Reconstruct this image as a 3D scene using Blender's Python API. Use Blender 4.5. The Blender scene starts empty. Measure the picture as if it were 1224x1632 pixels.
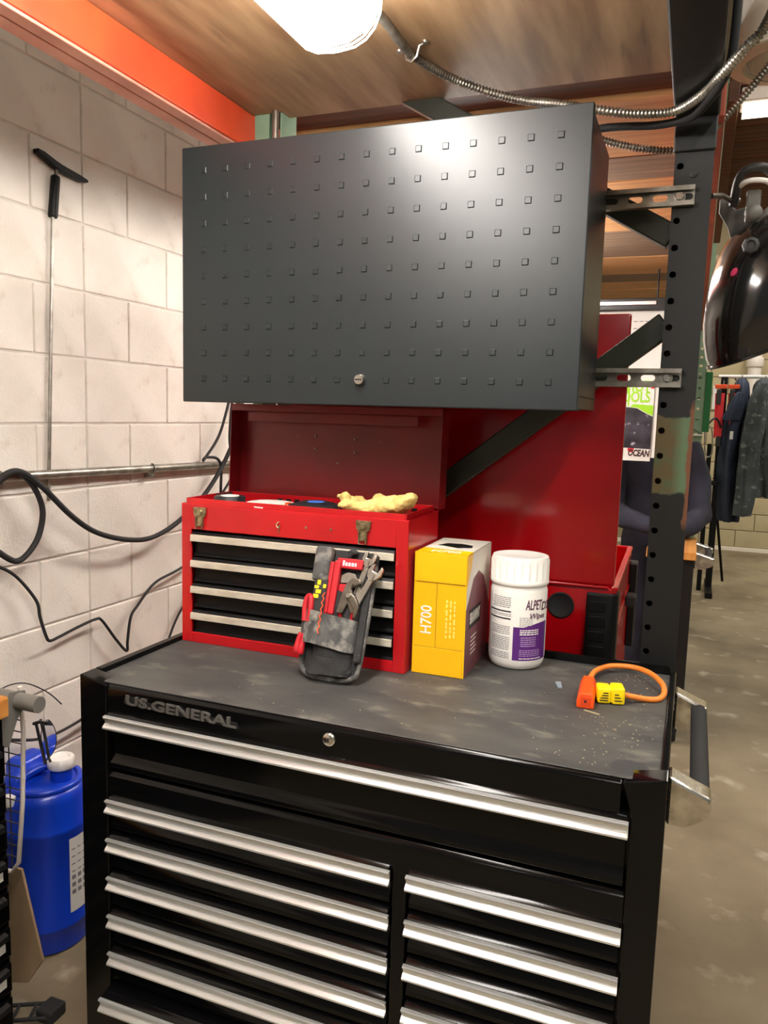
import bpy, bmesh, math, random
from mathutils import Vector, Matrix, Euler
random.seed(7)
sc = bpy.context.scene
COL = sc.collection
PI = math.pi

# ------------------------------------------------------------------ camera
cam_data = bpy.data.cameras.new('camera')
cam = bpy.data.objects.new('camera', cam_data)
COL.objects.link(cam)
cam_data.sensor_fit = 'VERTICAL'
cam_data.sensor_height = 24.0
cam_data.lens = 24.0 * 1253.77 / 1632.0
cam_data.clip_start = 0.05
cam_F = Vector((-0.36002531, 0.92467558, -0.12392272))
cam_R = Vector((0.93023407, 0.36591328, 0.02778556))
cam_U = Vector((-0.0710376, 0.10527363, 0.99190278))
CAM = Vector((1.1194, -1.2202, 1.5374))
cam.matrix_world = Matrix(((cam_R.x, cam_U.x, -cam_F.x, CAM.x), (cam_R.y, cam_U.y, -cam_F.y, CAM.y),
                           (cam_R.z, cam_U.z, -cam_F.z, CAM.z), (0, 0, 0, 1)))
sc.camera = cam

# ------------------------------------------------------------------ world, shop lights, exposure
world = bpy.data.worlds.new('world'); sc.world = world
world.use_nodes = True
world.node_tree.nodes['Background'].inputs[0].default_value = (0.95, 0.92, 0.85, 1)
world.node_tree.nodes['Background'].inputs[1].default_value = 0.10
sc.view_settings.view_transform = 'Standard'
sc.view_settings.look = 'None'
sc.view_settings.exposure = 0.75
sc.view_settings.gamma = 1.0
sc.view_settings.use_curve_mapping = False
sc.cycles.use_denoising = True
sc.cycles.max_bounces = 8

def shop_lamp(x, y, power, sx=0.25, sy=2.4, z=4.3):
    ld = bpy.data.lights.new('high_bay_tube', 'AREA')
    ld.shape = 'RECTANGLE'; ld.size = sx; ld.size_y = sy; ld.energy = power; ld.color = (1.0, 0.94, 0.84)
    o = bpy.data.objects.new('high_bay_tube', ld); COL.objects.link(o)
    o.location = (x, y, z)
    return o
for lx in (2.6, 4.4):
    for ly in (-3.2, 0.6, 4.0, 7.2):
        shop_lamp(lx, ly, 34 if ly > 0 else 60)
shop_lamp(0.5, 6.4, 36)
shop_lamp(0.8, -3.4, 50, 0.2, 2.4)

# ------------------------------------------------------------------ colour and material helpers
def lin(c):
    c = c / 255.0
    return c / 12.92 if c <= 0.04045 else ((c + 0.055) / 1.055) ** 2.4
def rgb(r, g, b):
    return (lin(r), lin(g), lin(b), 1.0)

def material(name, col, rough=0.5, metal=0.0, col2=None, nscale=8.0, contrast=(0.35, 0.65), detail=6.0, bump=0.0,
             bscale=None, stretch=(1, 1, 1), spec=0.5, rough2=None, coat=0.0, dust=None, dscale=30.0, dlim=(0.6, 0.75), bdist=0.002):
    m = bpy.data.materials.new(name); m.use_nodes = True
    nt = m.node_tree; N = nt.nodes; L = nt.links
    b = N['Principled BSDF']
    b.inputs['Base Color'].default_value = col
    b.inputs['Roughness'].default_value = rough
    b.inputs['Metallic'].default_value = metal
    b.inputs['Specular IOR Level'].default_value = spec
    b.inputs['Coat Weight'].default_value = coat
    b.inputs['Coat Roughness'].default_value = 0.08
    if col2 is not None or bump or rough2 is not None or dust is not None:
        tc = N.new('ShaderNodeTexCoord')
        mp = N.new('ShaderNodeMapping'); mp.inputs['Scale'].default_value = stretch
        L.new(tc.outputs['Object'], mp.inputs['Vector'])
        nz = N.new('ShaderNodeTexNoise'); nz.inputs['Scale'].default_value = nscale; nz.inputs['Detail'].default_value = detail
        L.new(mp.outputs['Vector'], nz.inputs['Vector'])
        rp = N.new('ShaderNodeMapRange')
        rp.inputs['From Min'].default_value = contrast[0]; rp.inputs['From Max'].default_value = contrast[1]
        L.new(nz.outputs['Fac'], rp.inputs['Value'])
        out = None
        if col2 is not None:
            mx = N.new('ShaderNodeMix'); mx.data_type = 'RGBA'
            mx.inputs['A'].default_value = col; mx.inputs['B'].default_value = col2
            L.new(rp.outputs['Result'], mx.inputs['Factor'])
            out = mx.outputs['Result']
        if dust is not None:
            n3 = N.new('ShaderNodeTexNoise'); n3.inputs['Scale'].default_value = dscale; n3.inputs['Detail'].default_value = 8.0
            L.new(mp.outputs['Vector'], n3.inputs['Vector'])
            r3 = N.new('ShaderNodeMapRange'); r3.inputs['From Min'].default_value = dlim[0]; r3.inputs['From Max'].default_value = dlim[1]
            L.new(n3.outputs['Fac'], r3.inputs['Value'])
            m3 = N.new('ShaderNodeMix'); m3.data_type = 'RGBA'
            if out is not None: L.new(out, m3.inputs['A'])
            else: m3.inputs['A'].default_value = col
            m3.inputs['B'].default_value = dust
            L.new(r3.outputs['Result'], m3.inputs['Factor'])
            out = m3.outputs['Result']
        if out is not None:
            L.new(out, b.inputs['Base Color'])
        if rough2 is not None:
            rr = N.new('ShaderNodeMapRange'); rr.inputs['To Min'].default_value = rough; rr.inputs['To Max'].default_value = rough2
            L.new(rp.outputs['Result'], rr.inputs['Value']); L.new(rr.outputs['Result'], b.inputs['Roughness'])
        if bump:
            n2 = N.new('ShaderNodeTexNoise'); n2.inputs['Scale'].default_value = bscale or nscale * 6; n2.inputs['Detail'].default_value = 4.0
            L.new(mp.outputs['Vector'], n2.inputs['Vector'])
            bp = N.new('ShaderNodeBump'); bp.inputs['Strength'].default_value = bump; bp.inputs['Distance'].default_value = bdist
            L.new(n2.outputs['Fac'], bp.inputs['Height']); L.new(bp.outputs['Normal'], b.inputs['Normal'])
    return m

def emitter(name, col, strength):
    m = bpy.data.materials.new(name); m.use_nodes = True
    b = m.node_tree.nodes['Principled BSDF']
    b.inputs['Base Color'].default_value = (0.8, 0.8, 0.8, 1)
    b.inputs['Emission Color'].default_value = col
    b.inputs['Emission Strength'].default_value = strength
    return m

M = {}
M['block'] = material('painted_block', rgb(228, 222, 212), 0.75, col2=rgb(214, 207, 196), nscale=5, bump=0.55, bscale=110, bdist=0.003,
                      dust=rgb(196, 186, 172), dscale=16, dlim=(0.62, 0.82))
M['mortar'] = material('painted_mortar', rgb(214, 208, 199), 0.85, col2=rgb(196, 189, 178), nscale=14, bump=0.4, bscale=80)
M['block_far'] = material('painted_block_far', rgb(190, 176, 140), 0.8, col2=rgb(172, 158, 122), nscale=3, bump=0.3, bscale=60)
M['mortar_far'] = material('mortar_far', rgb(150, 138, 108), 0.9)
M['concrete'] = material('concrete_floor', rgb(142, 128, 102), 0.5, col2=rgb(108, 96, 74), nscale=2.2, contrast=(0.3, 0.7), bump=0.15, bscale=40,
                         dust=rgb(184, 174, 152), dscale=7, dlim=(0.6, 0.8), rough2=0.75)
M['black_gloss'] = material('black_powder_gloss', rgb(9, 9, 10), 0.14, spec=0.26, bump=0.03, bscale=260)
M['black_satin'] = material('black_satin', rgb(22, 22, 23), 0.38, bump=0.12, bscale=600, bdist=0.0005)
M['black_matte'] = material('black_matte', rgb(11, 11, 12), 0.5, spec=0.25, bump=0.1, bscale=200)
M['cab_black'] = material('cabinet_black', rgb(30, 36, 38), 0.37, spec=0.5)
M['rubber'] = material('black_rubber', rgb(30, 30, 31), 0.75, bump=0.2, bscale=120)
M['alu'] = material('aluminium', rgb(228, 229, 228), 0.28, 0.72, bump=0.05, bscale=300, stretch=(1, 20, 20))
M['alu_matte'] = material('aluminium_matte', rgb(214, 208, 192), 0.5, 0.25, col2=rgb(190, 182, 164), nscale=18, stretch=(1, 4, 4))
M['badge'] = material('badge_silver', rgb(120, 119, 116), 0.4, 0.6)
M['chrome'] = material('chrome', rgb(225, 222, 216), 0.14, 1.0, rough2=0.35, nscale=30, col2=rgb(190, 182, 170))
M['steel'] = material('galvanised', rgb(176, 172, 162), 0.38, 0.85, col2=rgb(136, 132, 122), nscale=25)
M['steel_dark'] = material('dark_steel', rgb(120, 112, 102), 0.4, 0.8, col2=rgb(88, 80, 70), nscale=30)
M['brass'] = material('brassy_steel', rgb(196, 184, 148), 0.3, 0.9, col2=rgb(120, 104, 74), nscale=90)
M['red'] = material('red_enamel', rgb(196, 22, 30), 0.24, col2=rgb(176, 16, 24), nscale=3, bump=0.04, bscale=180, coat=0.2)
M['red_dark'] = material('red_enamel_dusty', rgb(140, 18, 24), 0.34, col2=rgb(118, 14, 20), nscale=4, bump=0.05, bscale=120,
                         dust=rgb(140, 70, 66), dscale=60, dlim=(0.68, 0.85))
M['red_cart'] = material('red_cart_enamel', rgb(190, 8, 20), 0.2, col2=rgb(172, 6, 18), nscale=2, coat=0.3)
M['orange'] = material('orange_beam', rgb(226, 84, 44), 0.42, col2=rgb(206, 70, 40), nscale=6, bump=0.06, bscale=60, coat=0.1)
M['orange_far'] = material('orange_red_beam', rgb(176, 78, 48), 0.5, col2=rgb(150, 62, 40), nscale=6)
M['beam_black'] = material('black_beam', rgb(18, 19, 19), 0.45, bump=0.1, bscale=80)
M['green_brace'] = material('dark_green_brace', rgb(46, 52, 40), 0.42, col2=rgb(38, 42, 32), nscale=12)
M['green_lt'] = material('light_green_post', rgb(140, 168, 140), 0.5, col2=rgb(118, 148, 122), nscale=8)
M['green_dk'] = material('green_connector', rgb(30, 110, 56), 0.5)
M['ply'] = material('plywood', rgb(182, 150, 112), 0.6, col2=rgb(136, 102, 70), nscale=3.2, stretch=(6, 0.8, 1), contrast=(0.32, 0.66), bump=0.12,
                    bscale=30, dust=rgb(96, 70, 52), dscale=2.6, dlim=(0.60, 0.74))
M['plank'] = material('pine_plank', rgb(206, 156, 100), 0.6, col2=rgb(168, 116, 70), nscale=4.0, stretch=(0.6, 9, 3), contrast=(0.3, 0.7), bump=0.1, bscale=30)
M['plank_grey'] = material('grey_plank', rgb(138, 110, 84), 0.7, col2=rgb(96, 74, 56), nscale=4.0, stretch=(0.6, 9, 3), contrast=(0.3, 0.7))
M['plank_dark'] = material('dark_plank', rgb(112, 62, 30), 0.7, col2=rgb(74, 42, 22), nscale=4, stretch=(0.6, 9, 3))
M['butcher'] = material('butcher_block', rgb(214, 150, 76), 0.45, col2=rgb(188, 122, 56), nscale=6, stretch=(8, 0.6, 3))
M['white'] = material('white_plastic', rgb(236, 234, 228), 0.35)
M['white_paint'] = material('white_paint', rgb(226, 216, 206), 0.4)
M['cream'] = material('cream_enamel', rgb(232, 222, 204), 0.4)
M['paper'] = material('paper', rgb(216, 214, 208), 0.7)
M['yellow_card'] = material('yellow_carton', rgb(246, 190, 8), 0.42, col2=rgb(238, 180, 4), nscale=5)
M['maroon_card'] = material('maroon_carton', rgb(122, 74, 80), 0.45, col2=rgb(104, 60, 66), nscale=14)
M['white_card'] = material('white_carton', rgb(222, 216, 204), 0.5)
M['cardboard'] = material('brown_cardboard', rgb(164, 138, 106), 0.8, col2=rgb(140, 116, 88), nscale=9, stretch=(1, 1, 0.4))
M['purple'] = material('purple_label', rgb(88, 38, 118), 0.35)
M['ink'] = material('black_ink', rgb(26, 26, 30), 0.5)
M['ink_grey'] = material('grey_ink', rgb(120, 120, 124), 0.5)
M['lilac'] = material('lilac_ink', rgb(176, 150, 196), 0.45)
M['plum'] = material('plum_ink', rgb(96, 60, 84), 0.45)
M['blue_drum'] = material('blue_drum', rgb(14, 62, 196), 0.3, col2=rgb(10, 54, 184), nscale=4, bump=0.05, bscale=60)
M['orange_plug'] = material('orange_plastic', rgb(240, 82, 24), 0.4)
M['orange_cord'] = material('orange_cord', rgb(226, 128, 46), 0.5)
M['yellow_plug'] = material('yellow_plastic', rgb(246, 216, 16), 0.35)
M['nylon'] = material('dusty_nylon', rgb(88, 88, 87), 0.8, col2=rgb(58, 58, 58), nscale=26, bump=0.4, bscale=220, dust=rgb(146, 143, 136), dscale=40, dlim=(0.48, 0.7))
M['nylon_dark'] = material('dark_nylon', rgb(44, 44, 45), 0.75, col2=rgb(30, 30, 31), nscale=30, bump=0.4, bscale=220, dust=rgb(104, 102, 98), dscale=40, dlim=(0.62, 0.8))
M['tool_red'] = material('tool_red', rgb(186, 26, 38), 0.45)
M['tool_yellow'] = material('tool_yellow', rgb(226, 208, 30), 0.45)
M['glove'] = material('leather_glove', rgb(226, 202, 128), 0.8, col2=rgb(206, 178, 104), nscale=30, bump=0.3, bscale=160)
M['navy'] = material('navy_cloth', rgb(52, 52, 68), 0.85, col2=rgb(40, 40, 54), nscale=8, bump=0.3, bscale=40, bdist=0.01)
M['denim'] = material('worn_grey_cloth', rgb(74, 82, 84), 0.9, col2=rgb(52, 58, 60), nscale=6, bump=0.3, bscale=40, dust=rgb(124, 130, 128), dscale=22, dlim=(0.58, 0.72), bdist=0.01)
M['navy2'] = material('navy_coverall', rgb(46, 56, 78), 0.85, col2=rgb(34, 42, 60), nscale=6, bump=0.3, bscale=30, bdist=0.01)
M['skin'] = material('skin', rgb(204, 156, 128), 0.55)
M['hair'] = material('dark_hair', rgb(44, 34, 28), 0.7)
M['strap_red'] = material('red_webbing', rgb(238, 56, 62), 0.7)
M['strap_orange'] = material('orange_webbing', rgb(236, 84, 36), 0.7)
M['lime'] = material('lime_plastic', rgb(112, 236, 60), 0.4)
M['lime_ink'] = material('lime_ink', rgb(148, 206, 26), 0.5)
M['brown_ink'] = material('brown_ink', rgb(60, 40, 34), 0.5)
M['photo_dark'] = material('printed_photo', rgb(60, 58, 70), 0.4, col2=rgb(24, 24, 30), nscale=14, dust=rgb(190, 188, 200), dscale=22, dlim=(0.6, 0.75))
M['helmet'] = material('black_helmet', rgb(24, 24, 24), 0.14, coat=0.4, col2=rgb(34, 32, 30), nscale=6)
M['grey_plastic'] = material('grey_plastic', rgb(112, 110, 104), 0.5)
M['dark_plastic'] = material('dark_plastic', rgb(48, 47, 46), 0.5)
M['blue_label'] = material('blue_label', rgb(60, 110, 190), 0.4)
M['lens_glass'] = material('clear_lens', rgb(235, 238, 240), 0.05)
M['lens_glass'].node_tree.nodes['Principled BSDF'].inputs['Transmission Weight'].default_value = 1.0
M['lens_glass'].node_tree.nodes['Principled BSDF'].inputs['IOR'].default_value = 1.15
M['lamp'] = emitter('lit_diffuser', (1.0, 0.94, 0.88, 1), 28.0)
M['lamp_far'] = emitter('lit_far_tube', (1.0, 0.93, 0.70, 1), 2.2)
M['sawdust'] = material('sawdust', rgb(172, 158, 124), 0.9)
M['orange_pale'] = material('pale_orange_flange', rgb(220, 156, 136), 0.6, col2=rgb(206, 136, 116), nscale=7)  # paler, pinker orange for the strips under the beam
M['clip_grey'] = material('blue_grey_clip', rgb(128, 142, 152), 0.45)
M['pink_ink'] = material('pink_mark', rgb(214, 40, 96), 0.5)

def mat_top():
    # worn rubber liner: grey-black with scuffs, dust and a clean round spot left by a can
    m = material('worn_liner', rgb(54, 54, 54), 0.6, col2=rgb(78, 77, 73), nscale=5, stretch=(1.2, 2.4, 1), contrast=(0.35, 0.7), bump=0.25, bscale=140,
                 dust=rgb(118, 114, 104), dscale=9, dlim=(0.56, 0.8))
    nt = m.node_tree; N = nt.nodes; L = nt.links; b = N['Principled BSDF']
    src = b.inputs['Base Color'].links[0].from_socket
    geo = N.new('ShaderNodeNewGeometry')
    def spot(prev, c, r, colr, soft=0.0015, squash=1.0):
        v = N.new('ShaderNodeVectorMath'); v.operation = 'SUBTRACT'; v.inputs[1].default_value = c
        L.new(geo.outputs['Position'], v.inputs[0])
        s = N.new('ShaderNodeVectorMath'); s.operation = 'MULTIPLY'; s.inputs[1].default_value = (1, squash, 0)
        L.new(v.outputs[0], s.inputs[0])
        d = N.new('ShaderNodeVectorMath'); d.operation = 'LENGTH'; L.new(s.outputs[0], d.inputs[0])
        mr = N.new('ShaderNodeMapRange'); mr.inputs['From Min'].default_value = r + soft; mr.inputs['From Max'].default_value = r - soft
        L.new(d.outputs['Value'], mr.inputs['Value'])
        mx = N.new('ShaderNodeMix'); mx.data_type = 'RGBA'; mx.inputs['B'].default_value = colr
        L.new(mr.outputs['Result'], mx.inputs['Factor']); L.new(prev, mx.inputs['A'])
        return mx.outputs['Result']
    o = spot(src, (1.062, 0.036, 0.99), 0.030, rgb(52, 53, 54))
    L.new(o, b.inputs['Base Color'])
    return m
M['liner'] = mat_top()

def mat_post():
    # black-painted upright with one bare band of old green paint gone brown, and rust along its right edge
    m = bpy.data.materials.new('worn_black_post'); m.use_nodes = True
    nt = m.node_tree; N = nt.nodes; L = nt.links; b = N['Principled BSDF']; b.inputs['Roughness'].default_value = 0.5
    geo = N.new('ShaderNodeNewGeometry'); sep = N.new('ShaderNodeSeparateXYZ'); L.new(geo.outputs['Position'], sep.inputs[0])
    nz = N.new('ShaderNodeTexNoise'); nz.inputs['Scale'].default_value = 30; nz.inputs['Detail'].default_value = 6
    L.new(geo.outputs['Position'], nz.inputs['Vector'])
    def math_(op, a, bb):
        n = N.new('ShaderNodeMath'); n.operation = op
        for i, v in enumerate((a, bb)):
            if isinstance(v, (int, float)): n.inputs[i].default_value = v
            else: L.new(v, n.inputs[i])
        return n.outputs[0]
    def rng(v, a, c):
        n = N.new('ShaderNodeMapRange'); n.inputs['From Min'].default_value = a; n.inputs['From Max'].default_value = c
        L.new(v, n.inputs['Value']); return n.outputs['Result']
    def mix(f, a, c):
        n = N.new('ShaderNodeMix'); n.data_type = 'RGBA'; L.new(f, n.inputs['Factor'])
        for k, v in (('A', a), ('B', c)):
            if isinstance(v, tuple): n.inputs[k].default_value = v
            else: L.new(v, n.inputs[k])
        return n.outputs['Result']
    zj = math_('ADD', sep.outputs['Z'], math_('MULTIPLY', math_('SUBTRACT', nz.outputs['Fac'], 0.5), 0.03))
    band = math_('MULTIPLY', rng(zj, 1.378, 1.382), rng(zj, 1.550, 1.546))
    worn = mix(rng(nz.outputs['Fac'], 0.46, 0.72), rgb(88, 74, 44), rgb(74, 86, 58))
    worn = mix(rng(sep.outputs['X'], 1.078, 1.1), worn, rgb(88, 112, 82))
    c = mix(band, rgb(15, 16, 16), worn)
    xr = math_('ADD', sep.outputs['X'], math_('MULTIPLY', math_('SUBTRACT', nz.outputs['Fac'], 0.5), 0.02))
    rust = math_('MULTIPLY', rng(xr, 1.1075, 1.110), math_('MULTIPLY', rng(zj, 1.30, 1.33), rng(zj, 1.585, 1.56)))
    c = mix(rust, c, rgb(112, 70, 46))
    chip = math_('MULTIPLY', rng(nz.outputs['Fac'], 0.60, 0.64), math_('MULTIPLY', rng(sep.outputs['X'], 1.062, 1.052), math_('MULTIPLY', rng(zj, 1.62, 1.66), rng(zj, 1.74, 1.70))))
    c = mix(chip, c, rgb(186, 176, 160))
    L.new(c, b.inputs['Base Color'])
    return m
M['post'] = mat_post()

# ------------------------------------------------------------------ mesh helpers
class B:
    def __init__(s): s.bm = bmesh.new(); s.rounded = False
    def box(s, x0, x1, y0, y1, z0, z1, bev=0.0, seg=2):
        bm = s.bm
        v = [bm.verts.new(p) for p in ((x0,y0,z0),(x1,y0,z0),(x1,y1,z0),(x0,y1,z0),(x0,y0,z1),(x1,y0,z1),(x1,y1,z1),(x0,y1,z1))]
        f = [bm.faces.new([v[i] for i in q]) for q in ((3,2,1,0),(4,5,6,7),(0,1,5,4),(1,2,6,5),(2,3,7,6),(3,0,4,7))]
        if bev > 0:
            e = list({e for q in f for e in q.edges})
            bmesh.ops.bevel(bm, geom=e, offset=bev, segments=seg, affect='EDGES', profile=0.5)
        return s
    def prism(s, prof, axis, a0, a1, bev=0.0):
        # closed 2D profile swept along an axis; x: (y,z)  y: (x,z)  z: (x,y)
        bm = s.bm
        def P(p, a):
            return {'x': (a, p[0], p[1]), 'y': (p[0], a, p[1]), 'z': (p[0], p[1], a)}[axis]
        A = [bm.verts.new(P(p, a0)) for p in prof]; C = [bm.verts.new(P(p, a1)) for p in prof]
        n = len(prof); fs = []
        for i in range(n):
            j = (i + 1) % n
            fs.append(bm.faces.new((A[i], A[j], C[j], C[i])))
        fs.append(bm.faces.new(A[::-1])); fs.append(bm.faces.new(C))
        bmesh.ops.recalc_face_normals(bm, faces=fs)
        if bev > 0:
            e = list({e for q in fs for e in q.edges})
            bmesh.ops.bevel(bm, geom=e, offset=bev, segments=2, affect='EDGES', profile=0.5)
        return s
    def tube(s, pts, r, n=8, closed=False, cap=True):
        s.rounded = True; bm = s.bm; pts = [Vector(p) for p in pts]; k = len(pts)
        rr = r if isinstance(r, (list, tuple)) else [r] * k
        rings = []; up = None
        for i, p in enumerate(pts):
            if closed: t = pts[(i + 1) % k] - pts[i - 1]
            else: t = pts[min(i + 1, k - 1)] - pts[max(i - 1, 0)]
            if t.length < 1e-9: t = Vector((0, 0, 1))
            t.normalize()
            if up is None:
                up = Vector((0, 0, 1)) if abs(t.z) < 0.9 else Vector((1, 0, 0))
            a = t.cross(up)
            if a.length < 1e-6: a = t.cross(Vector((0.3, 1, 0.2)))
            a.normalize(); b = a.cross(t).normalized(); up = b
            rings.append([bm.verts.new(p + (a * math.cos(2*PI*q/n) + b * math.sin(2*PI*q/n)) * rr[i]) for q in range(n)])
        m = k if closed else k - 1; fs = []
        for i in range(m):
            R0, R1 = rings[i], rings[(i + 1) % k]
            for q in range(n):
                fs.append(bm.faces.new((R0[q], R0[(q+1) % n], R1[(q+1) % n], R1[q])))
        if cap and not closed:
            fs.append(bm.faces.new(rings[0][::-1])); fs.append(bm.faces.new(rings[-1]))
        bmesh.ops.recalc_face_normals(bm, faces=fs)
        return s
    def cyl(s, p0, p1, r0, r1=None, n=20):
        return s.tube([p0, p1], [r0, r0 if r1 is None else r1], n)
    def lathe(s, c, prof, n=36, axis='z', a0=0.0, a1=2*PI):
        # prof: (radius, height) pairs
        s.rounded = True
        bm = s.bm; full = abs(a1 - a0 - 2*PI) < 1e-6; rings = []
        for r, h in prof:
            ring = []
            for q in range(n if full else n + 1):
                a = a0 + (a1 - a0) * q / n
                u, w = r * math.cos(a), r * math.sin(a)
                p = {'z': (u, w, h), 'y': (u, h, w), 'x': (h, u, w)}[axis]
                ring.append(bm.verts.new((c[0]+p[0], c[1]+p[1], c[2]+p[2])))
            rings.append(ring)
        fs = []
        for R0, R1 in zip(rings, rings[1:]):
            m = len(R0)
            for q in range(m if full else m - 1):
                fs.append(bm.faces.new((R0[q], R0[(q+1) % m], R1[(q+1) % m], R1[q])))
        if full:
            if prof[0][0] > 1e-6: fs.append(bm.faces.new(rings[0][::-1]))
            if prof[-1][0] > 1e-6: fs.append(bm.faces.new(rings[-1]))
        bmesh.ops.remove_doubles(bm, verts=[v for r in rings for v in r], dist=1e-6)
        bmesh.ops.recalc_face_normals(bm, faces=[f for f in fs if f.is_valid])
        return s
    def ellipsoid(s, c, r, u=16, v=10, rot=None):
        s.rounded = True; t = bmesh.new(); bmesh.ops.create_uvsphere(t, u_segments=u, v_segments=v, radius=1.0)
        mt = Matrix.Translation(c) @ (rot.to_matrix().to_4x4() if rot else Matrix()) @ Matrix.Diagonal((r[0], r[1], r[2], 1))
        t.transform(mt); s.merge(t); return s
    def merge(s, t):
        me = bpy.data.meshes.new('tmp'); t.to_mesh(me); t.free(); s.bm.from_mesh(me); bpy.data.meshes.remove(me)
    def plate(s, outer, holes, fn, th):
        # flat plate with real holes: 2D loops, fn(u,v,d)->xyz, th = thickness
        bm = s.bm; t = bmesh.new(); es = []
        for loop in [outer] + holes:
            vs = [t.verts.new((p[0], p[1], 0)) for p in loop]
            for i in range(len(vs)): es.append(t.edges.new((vs[i], vs[(i+1) % len(vs)])))
        bmesh.ops.triangle_fill(t, use_beauty=True, use_dissolve=False, edges=es, normal=(0, 0, 1))
        r = bmesh.ops.extrude_face_region(t, geom=list(t.faces))
        for v in [g for g in r['geom'] if isinstance(g, bmesh.types.BMVert)]: v.co.z += th
        bmesh.ops.recalc_face_normals(t, faces=list(t.faces))
        for v in t.verts: v.co = Vector(fn(v.co.x, v.co.y, v.co.z))
        bmesh.ops.recalc_face_normals(t, faces=list(t.faces))
        s.merge(t); return s
    def xf(s, m): s.bm.transform(m); return s

def circ(cx, cy, r, n=14): return [(cx + r*math.cos(2*PI*i/n), cy + r*math.sin(2*PI*i/n)) for i in range(n)]
def slot(cx, cy, w, h, n=6):
    r = h / 2; d = w / 2 - r
    return [(cx + d + r*math.cos(-PI/2 + PI*i/n), cy + r*math.sin(-PI/2 + PI*i/n)) for i in range(n+1)] + \
           [(cx - d + r*math.cos(PI/2 + PI*i/n), cy + r*math.sin(PI/2 + PI*i/n)) for i in range(n+1)]
def rrect(x0, x1, y0, y1, r, n=5):
    o = []
    for cx, cy, a in ((x1-r, y0+r, -PI/2), (x1-r, y1-r, 0), (x0+r, y1-r, PI/2), (x0+r, y0+r, PI)):
        for i in range(n+1): o.append((cx + r*math.cos(a + PI/2*i/n), cy + r*math.sin(a + PI/2*i/n)))
    return o
def smooth(pts, k=8, closed=False):
    pts = [Vector(p) for p in pts]; n = len(pts); out = []
    for i in range(n if closed else n - 1):
        if closed: a, b, c, d = pts[i-1], pts[i], pts[(i+1) % n], pts[(i+2) % n]
        else: a, b, c, d = pts[max(i-1, 0)], pts[i], pts[i+1], pts[min(i+2, n-1)]
        for j in range(k):
            t = j / k
            out.append(0.5*((2*b) + (c-a)*t + (2*a-5*b+4*c-d)*t*t + (3*b-a-3*c+d)*t**3))
    if not closed: out.append(pts[-1])
    return out

def origin_of(p):
    v = Vector((0, 0, 0))
    while p is not None:
        v = v + p.location; p = p.parent
    return v
def props(o, label=None, cat=None, group=None, kind=None):
    if label: o['label'] = label
    if cat: o['category'] = cat
    if group: o['group'] = group
    if kind: o['kind'] = kind
    return o
def thing(name, loc, label=None, cat=None, group=None, kind=None):
    o = bpy.data.objects.new(name, None); COL.objects.link(o); o.location = loc; o.empty_display_size = 0.1
    return props(o, label, cat, group, kind)
def link_mesh(name, me, mat, parent, loc=None):
    o = bpy.data.objects.new(name, me); COL.objects.link(o)
    if parent is not None: o.parent = parent
    if loc is not None: o.location = loc
    return o
def obj(name, b, mat, parent=None, label=None, cat=None, group=None, kind=None, smooth_deg=None, origin=None):
    # geometry comes in room coordinates; the origin goes to the base of the piece (or that given)
    bm = b.bm if isinstance(b, B) else b
    if smooth_deg is None: smooth_deg = 50 if getattr(b, 'rounded', False) else 18
    me = bpy.data.meshes.new(name)
    vs = [v.co for v in bm.verts]
    if origin is None:
        origin = Vector(((min(v.x for v in vs)+max(v.x for v in vs))/2, (min(v.y for v in vs)+max(v.y for v in vs))/2, min(v.z for v in vs)))
    bm.transform(Matrix.Translation(-Vector(origin)))
    bm.to_mesh(me); bm.free()
    for p in me.polygons: p.use_smooth = True
    me.set_sharp_from_angle(angle=math.radians(smooth_deg))
    mats = mat if isinstance(mat, (list, tuple)) else [mat]
    for mm in mats: me.materials.append(M[mm] if isinstance(mm, str) else mm)
    o = link_mesh(name, me, mat, parent)
    o.location = Vector(origin) - origin_of(parent)
    return props(o, label, cat, group, kind)
def piece(name, src, parent, world_loc, rot=None):
    # another object on the same mesh data
    o = src.copy(); o.name = name; COL.objects.link(o); o.parent = parent
    for k in list(o.keys()): del o[k]
    o.location = Vector(world_loc) - origin_of(parent)
    if rot: o.rotation_euler = rot
    return o
def text(body, size, fn, depth=0.0004, align='CENTER', bold=0.0, width=None, res=3, shear=0.0):
    cu = bpy.data.curves.new('lettering', 'FONT'); cu.body = body; cu.size = size; cu.extrude = depth / 2; cu.align_x = align; cu.align_y = 'CENTER'
    cu.offset = bold; cu.resolution_u = res; cu.shear = shear
    o = bpy.data.objects.new('lettering', cu); COL.objects.link(o)
    dg = bpy.context.evaluated_depsgraph_get()
    me = bpy.data.meshes.new_from_object(o.evaluated_get(dg))
    bpy.data.objects.remove(o); bpy.data.curves.remove(cu)
    t = bmesh.new(); t.from_mesh(me); bpy.data.meshes.remove(me)
    if width:
        xs = [v.co.x for v in t.verts]; k = width / (max(xs) - min(xs))
        for v in t.verts: v.co.x *= k
    for v in t.verts: v.co = Vector(fn(v.co.x, v.co.y, v.co.z))
    b = B(); b.merge(t); return b
def remesh(b, voxel, smooth_it=2):
    me = bpy.data.meshes.new('tmp'); b.bm.to_mesh(me); b.bm.free()
    o = bpy.data.objects.new('tmp', me); COL.objects.link(o)
    md = o.modifiers.new('r', 'REMESH'); md.mode = 'VOXEL'; md.voxel_size = voxel
    if smooth_it:
        sm = o.modifiers.new('s', 'SMOOTH'); sm.iterations = smooth_it; sm.factor = 0.5
    dg = bpy.context.evaluated_depsgraph_get()
    m2 = bpy.data.meshes.new_from_object(o.evaluated_get(dg))
    bpy.data.objects.remove(o); bpy.data.meshes.remove(me)
    nb = B(); nb.bm.from_mesh(m2); bpy.data.meshes.remove(m2); return nb
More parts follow.
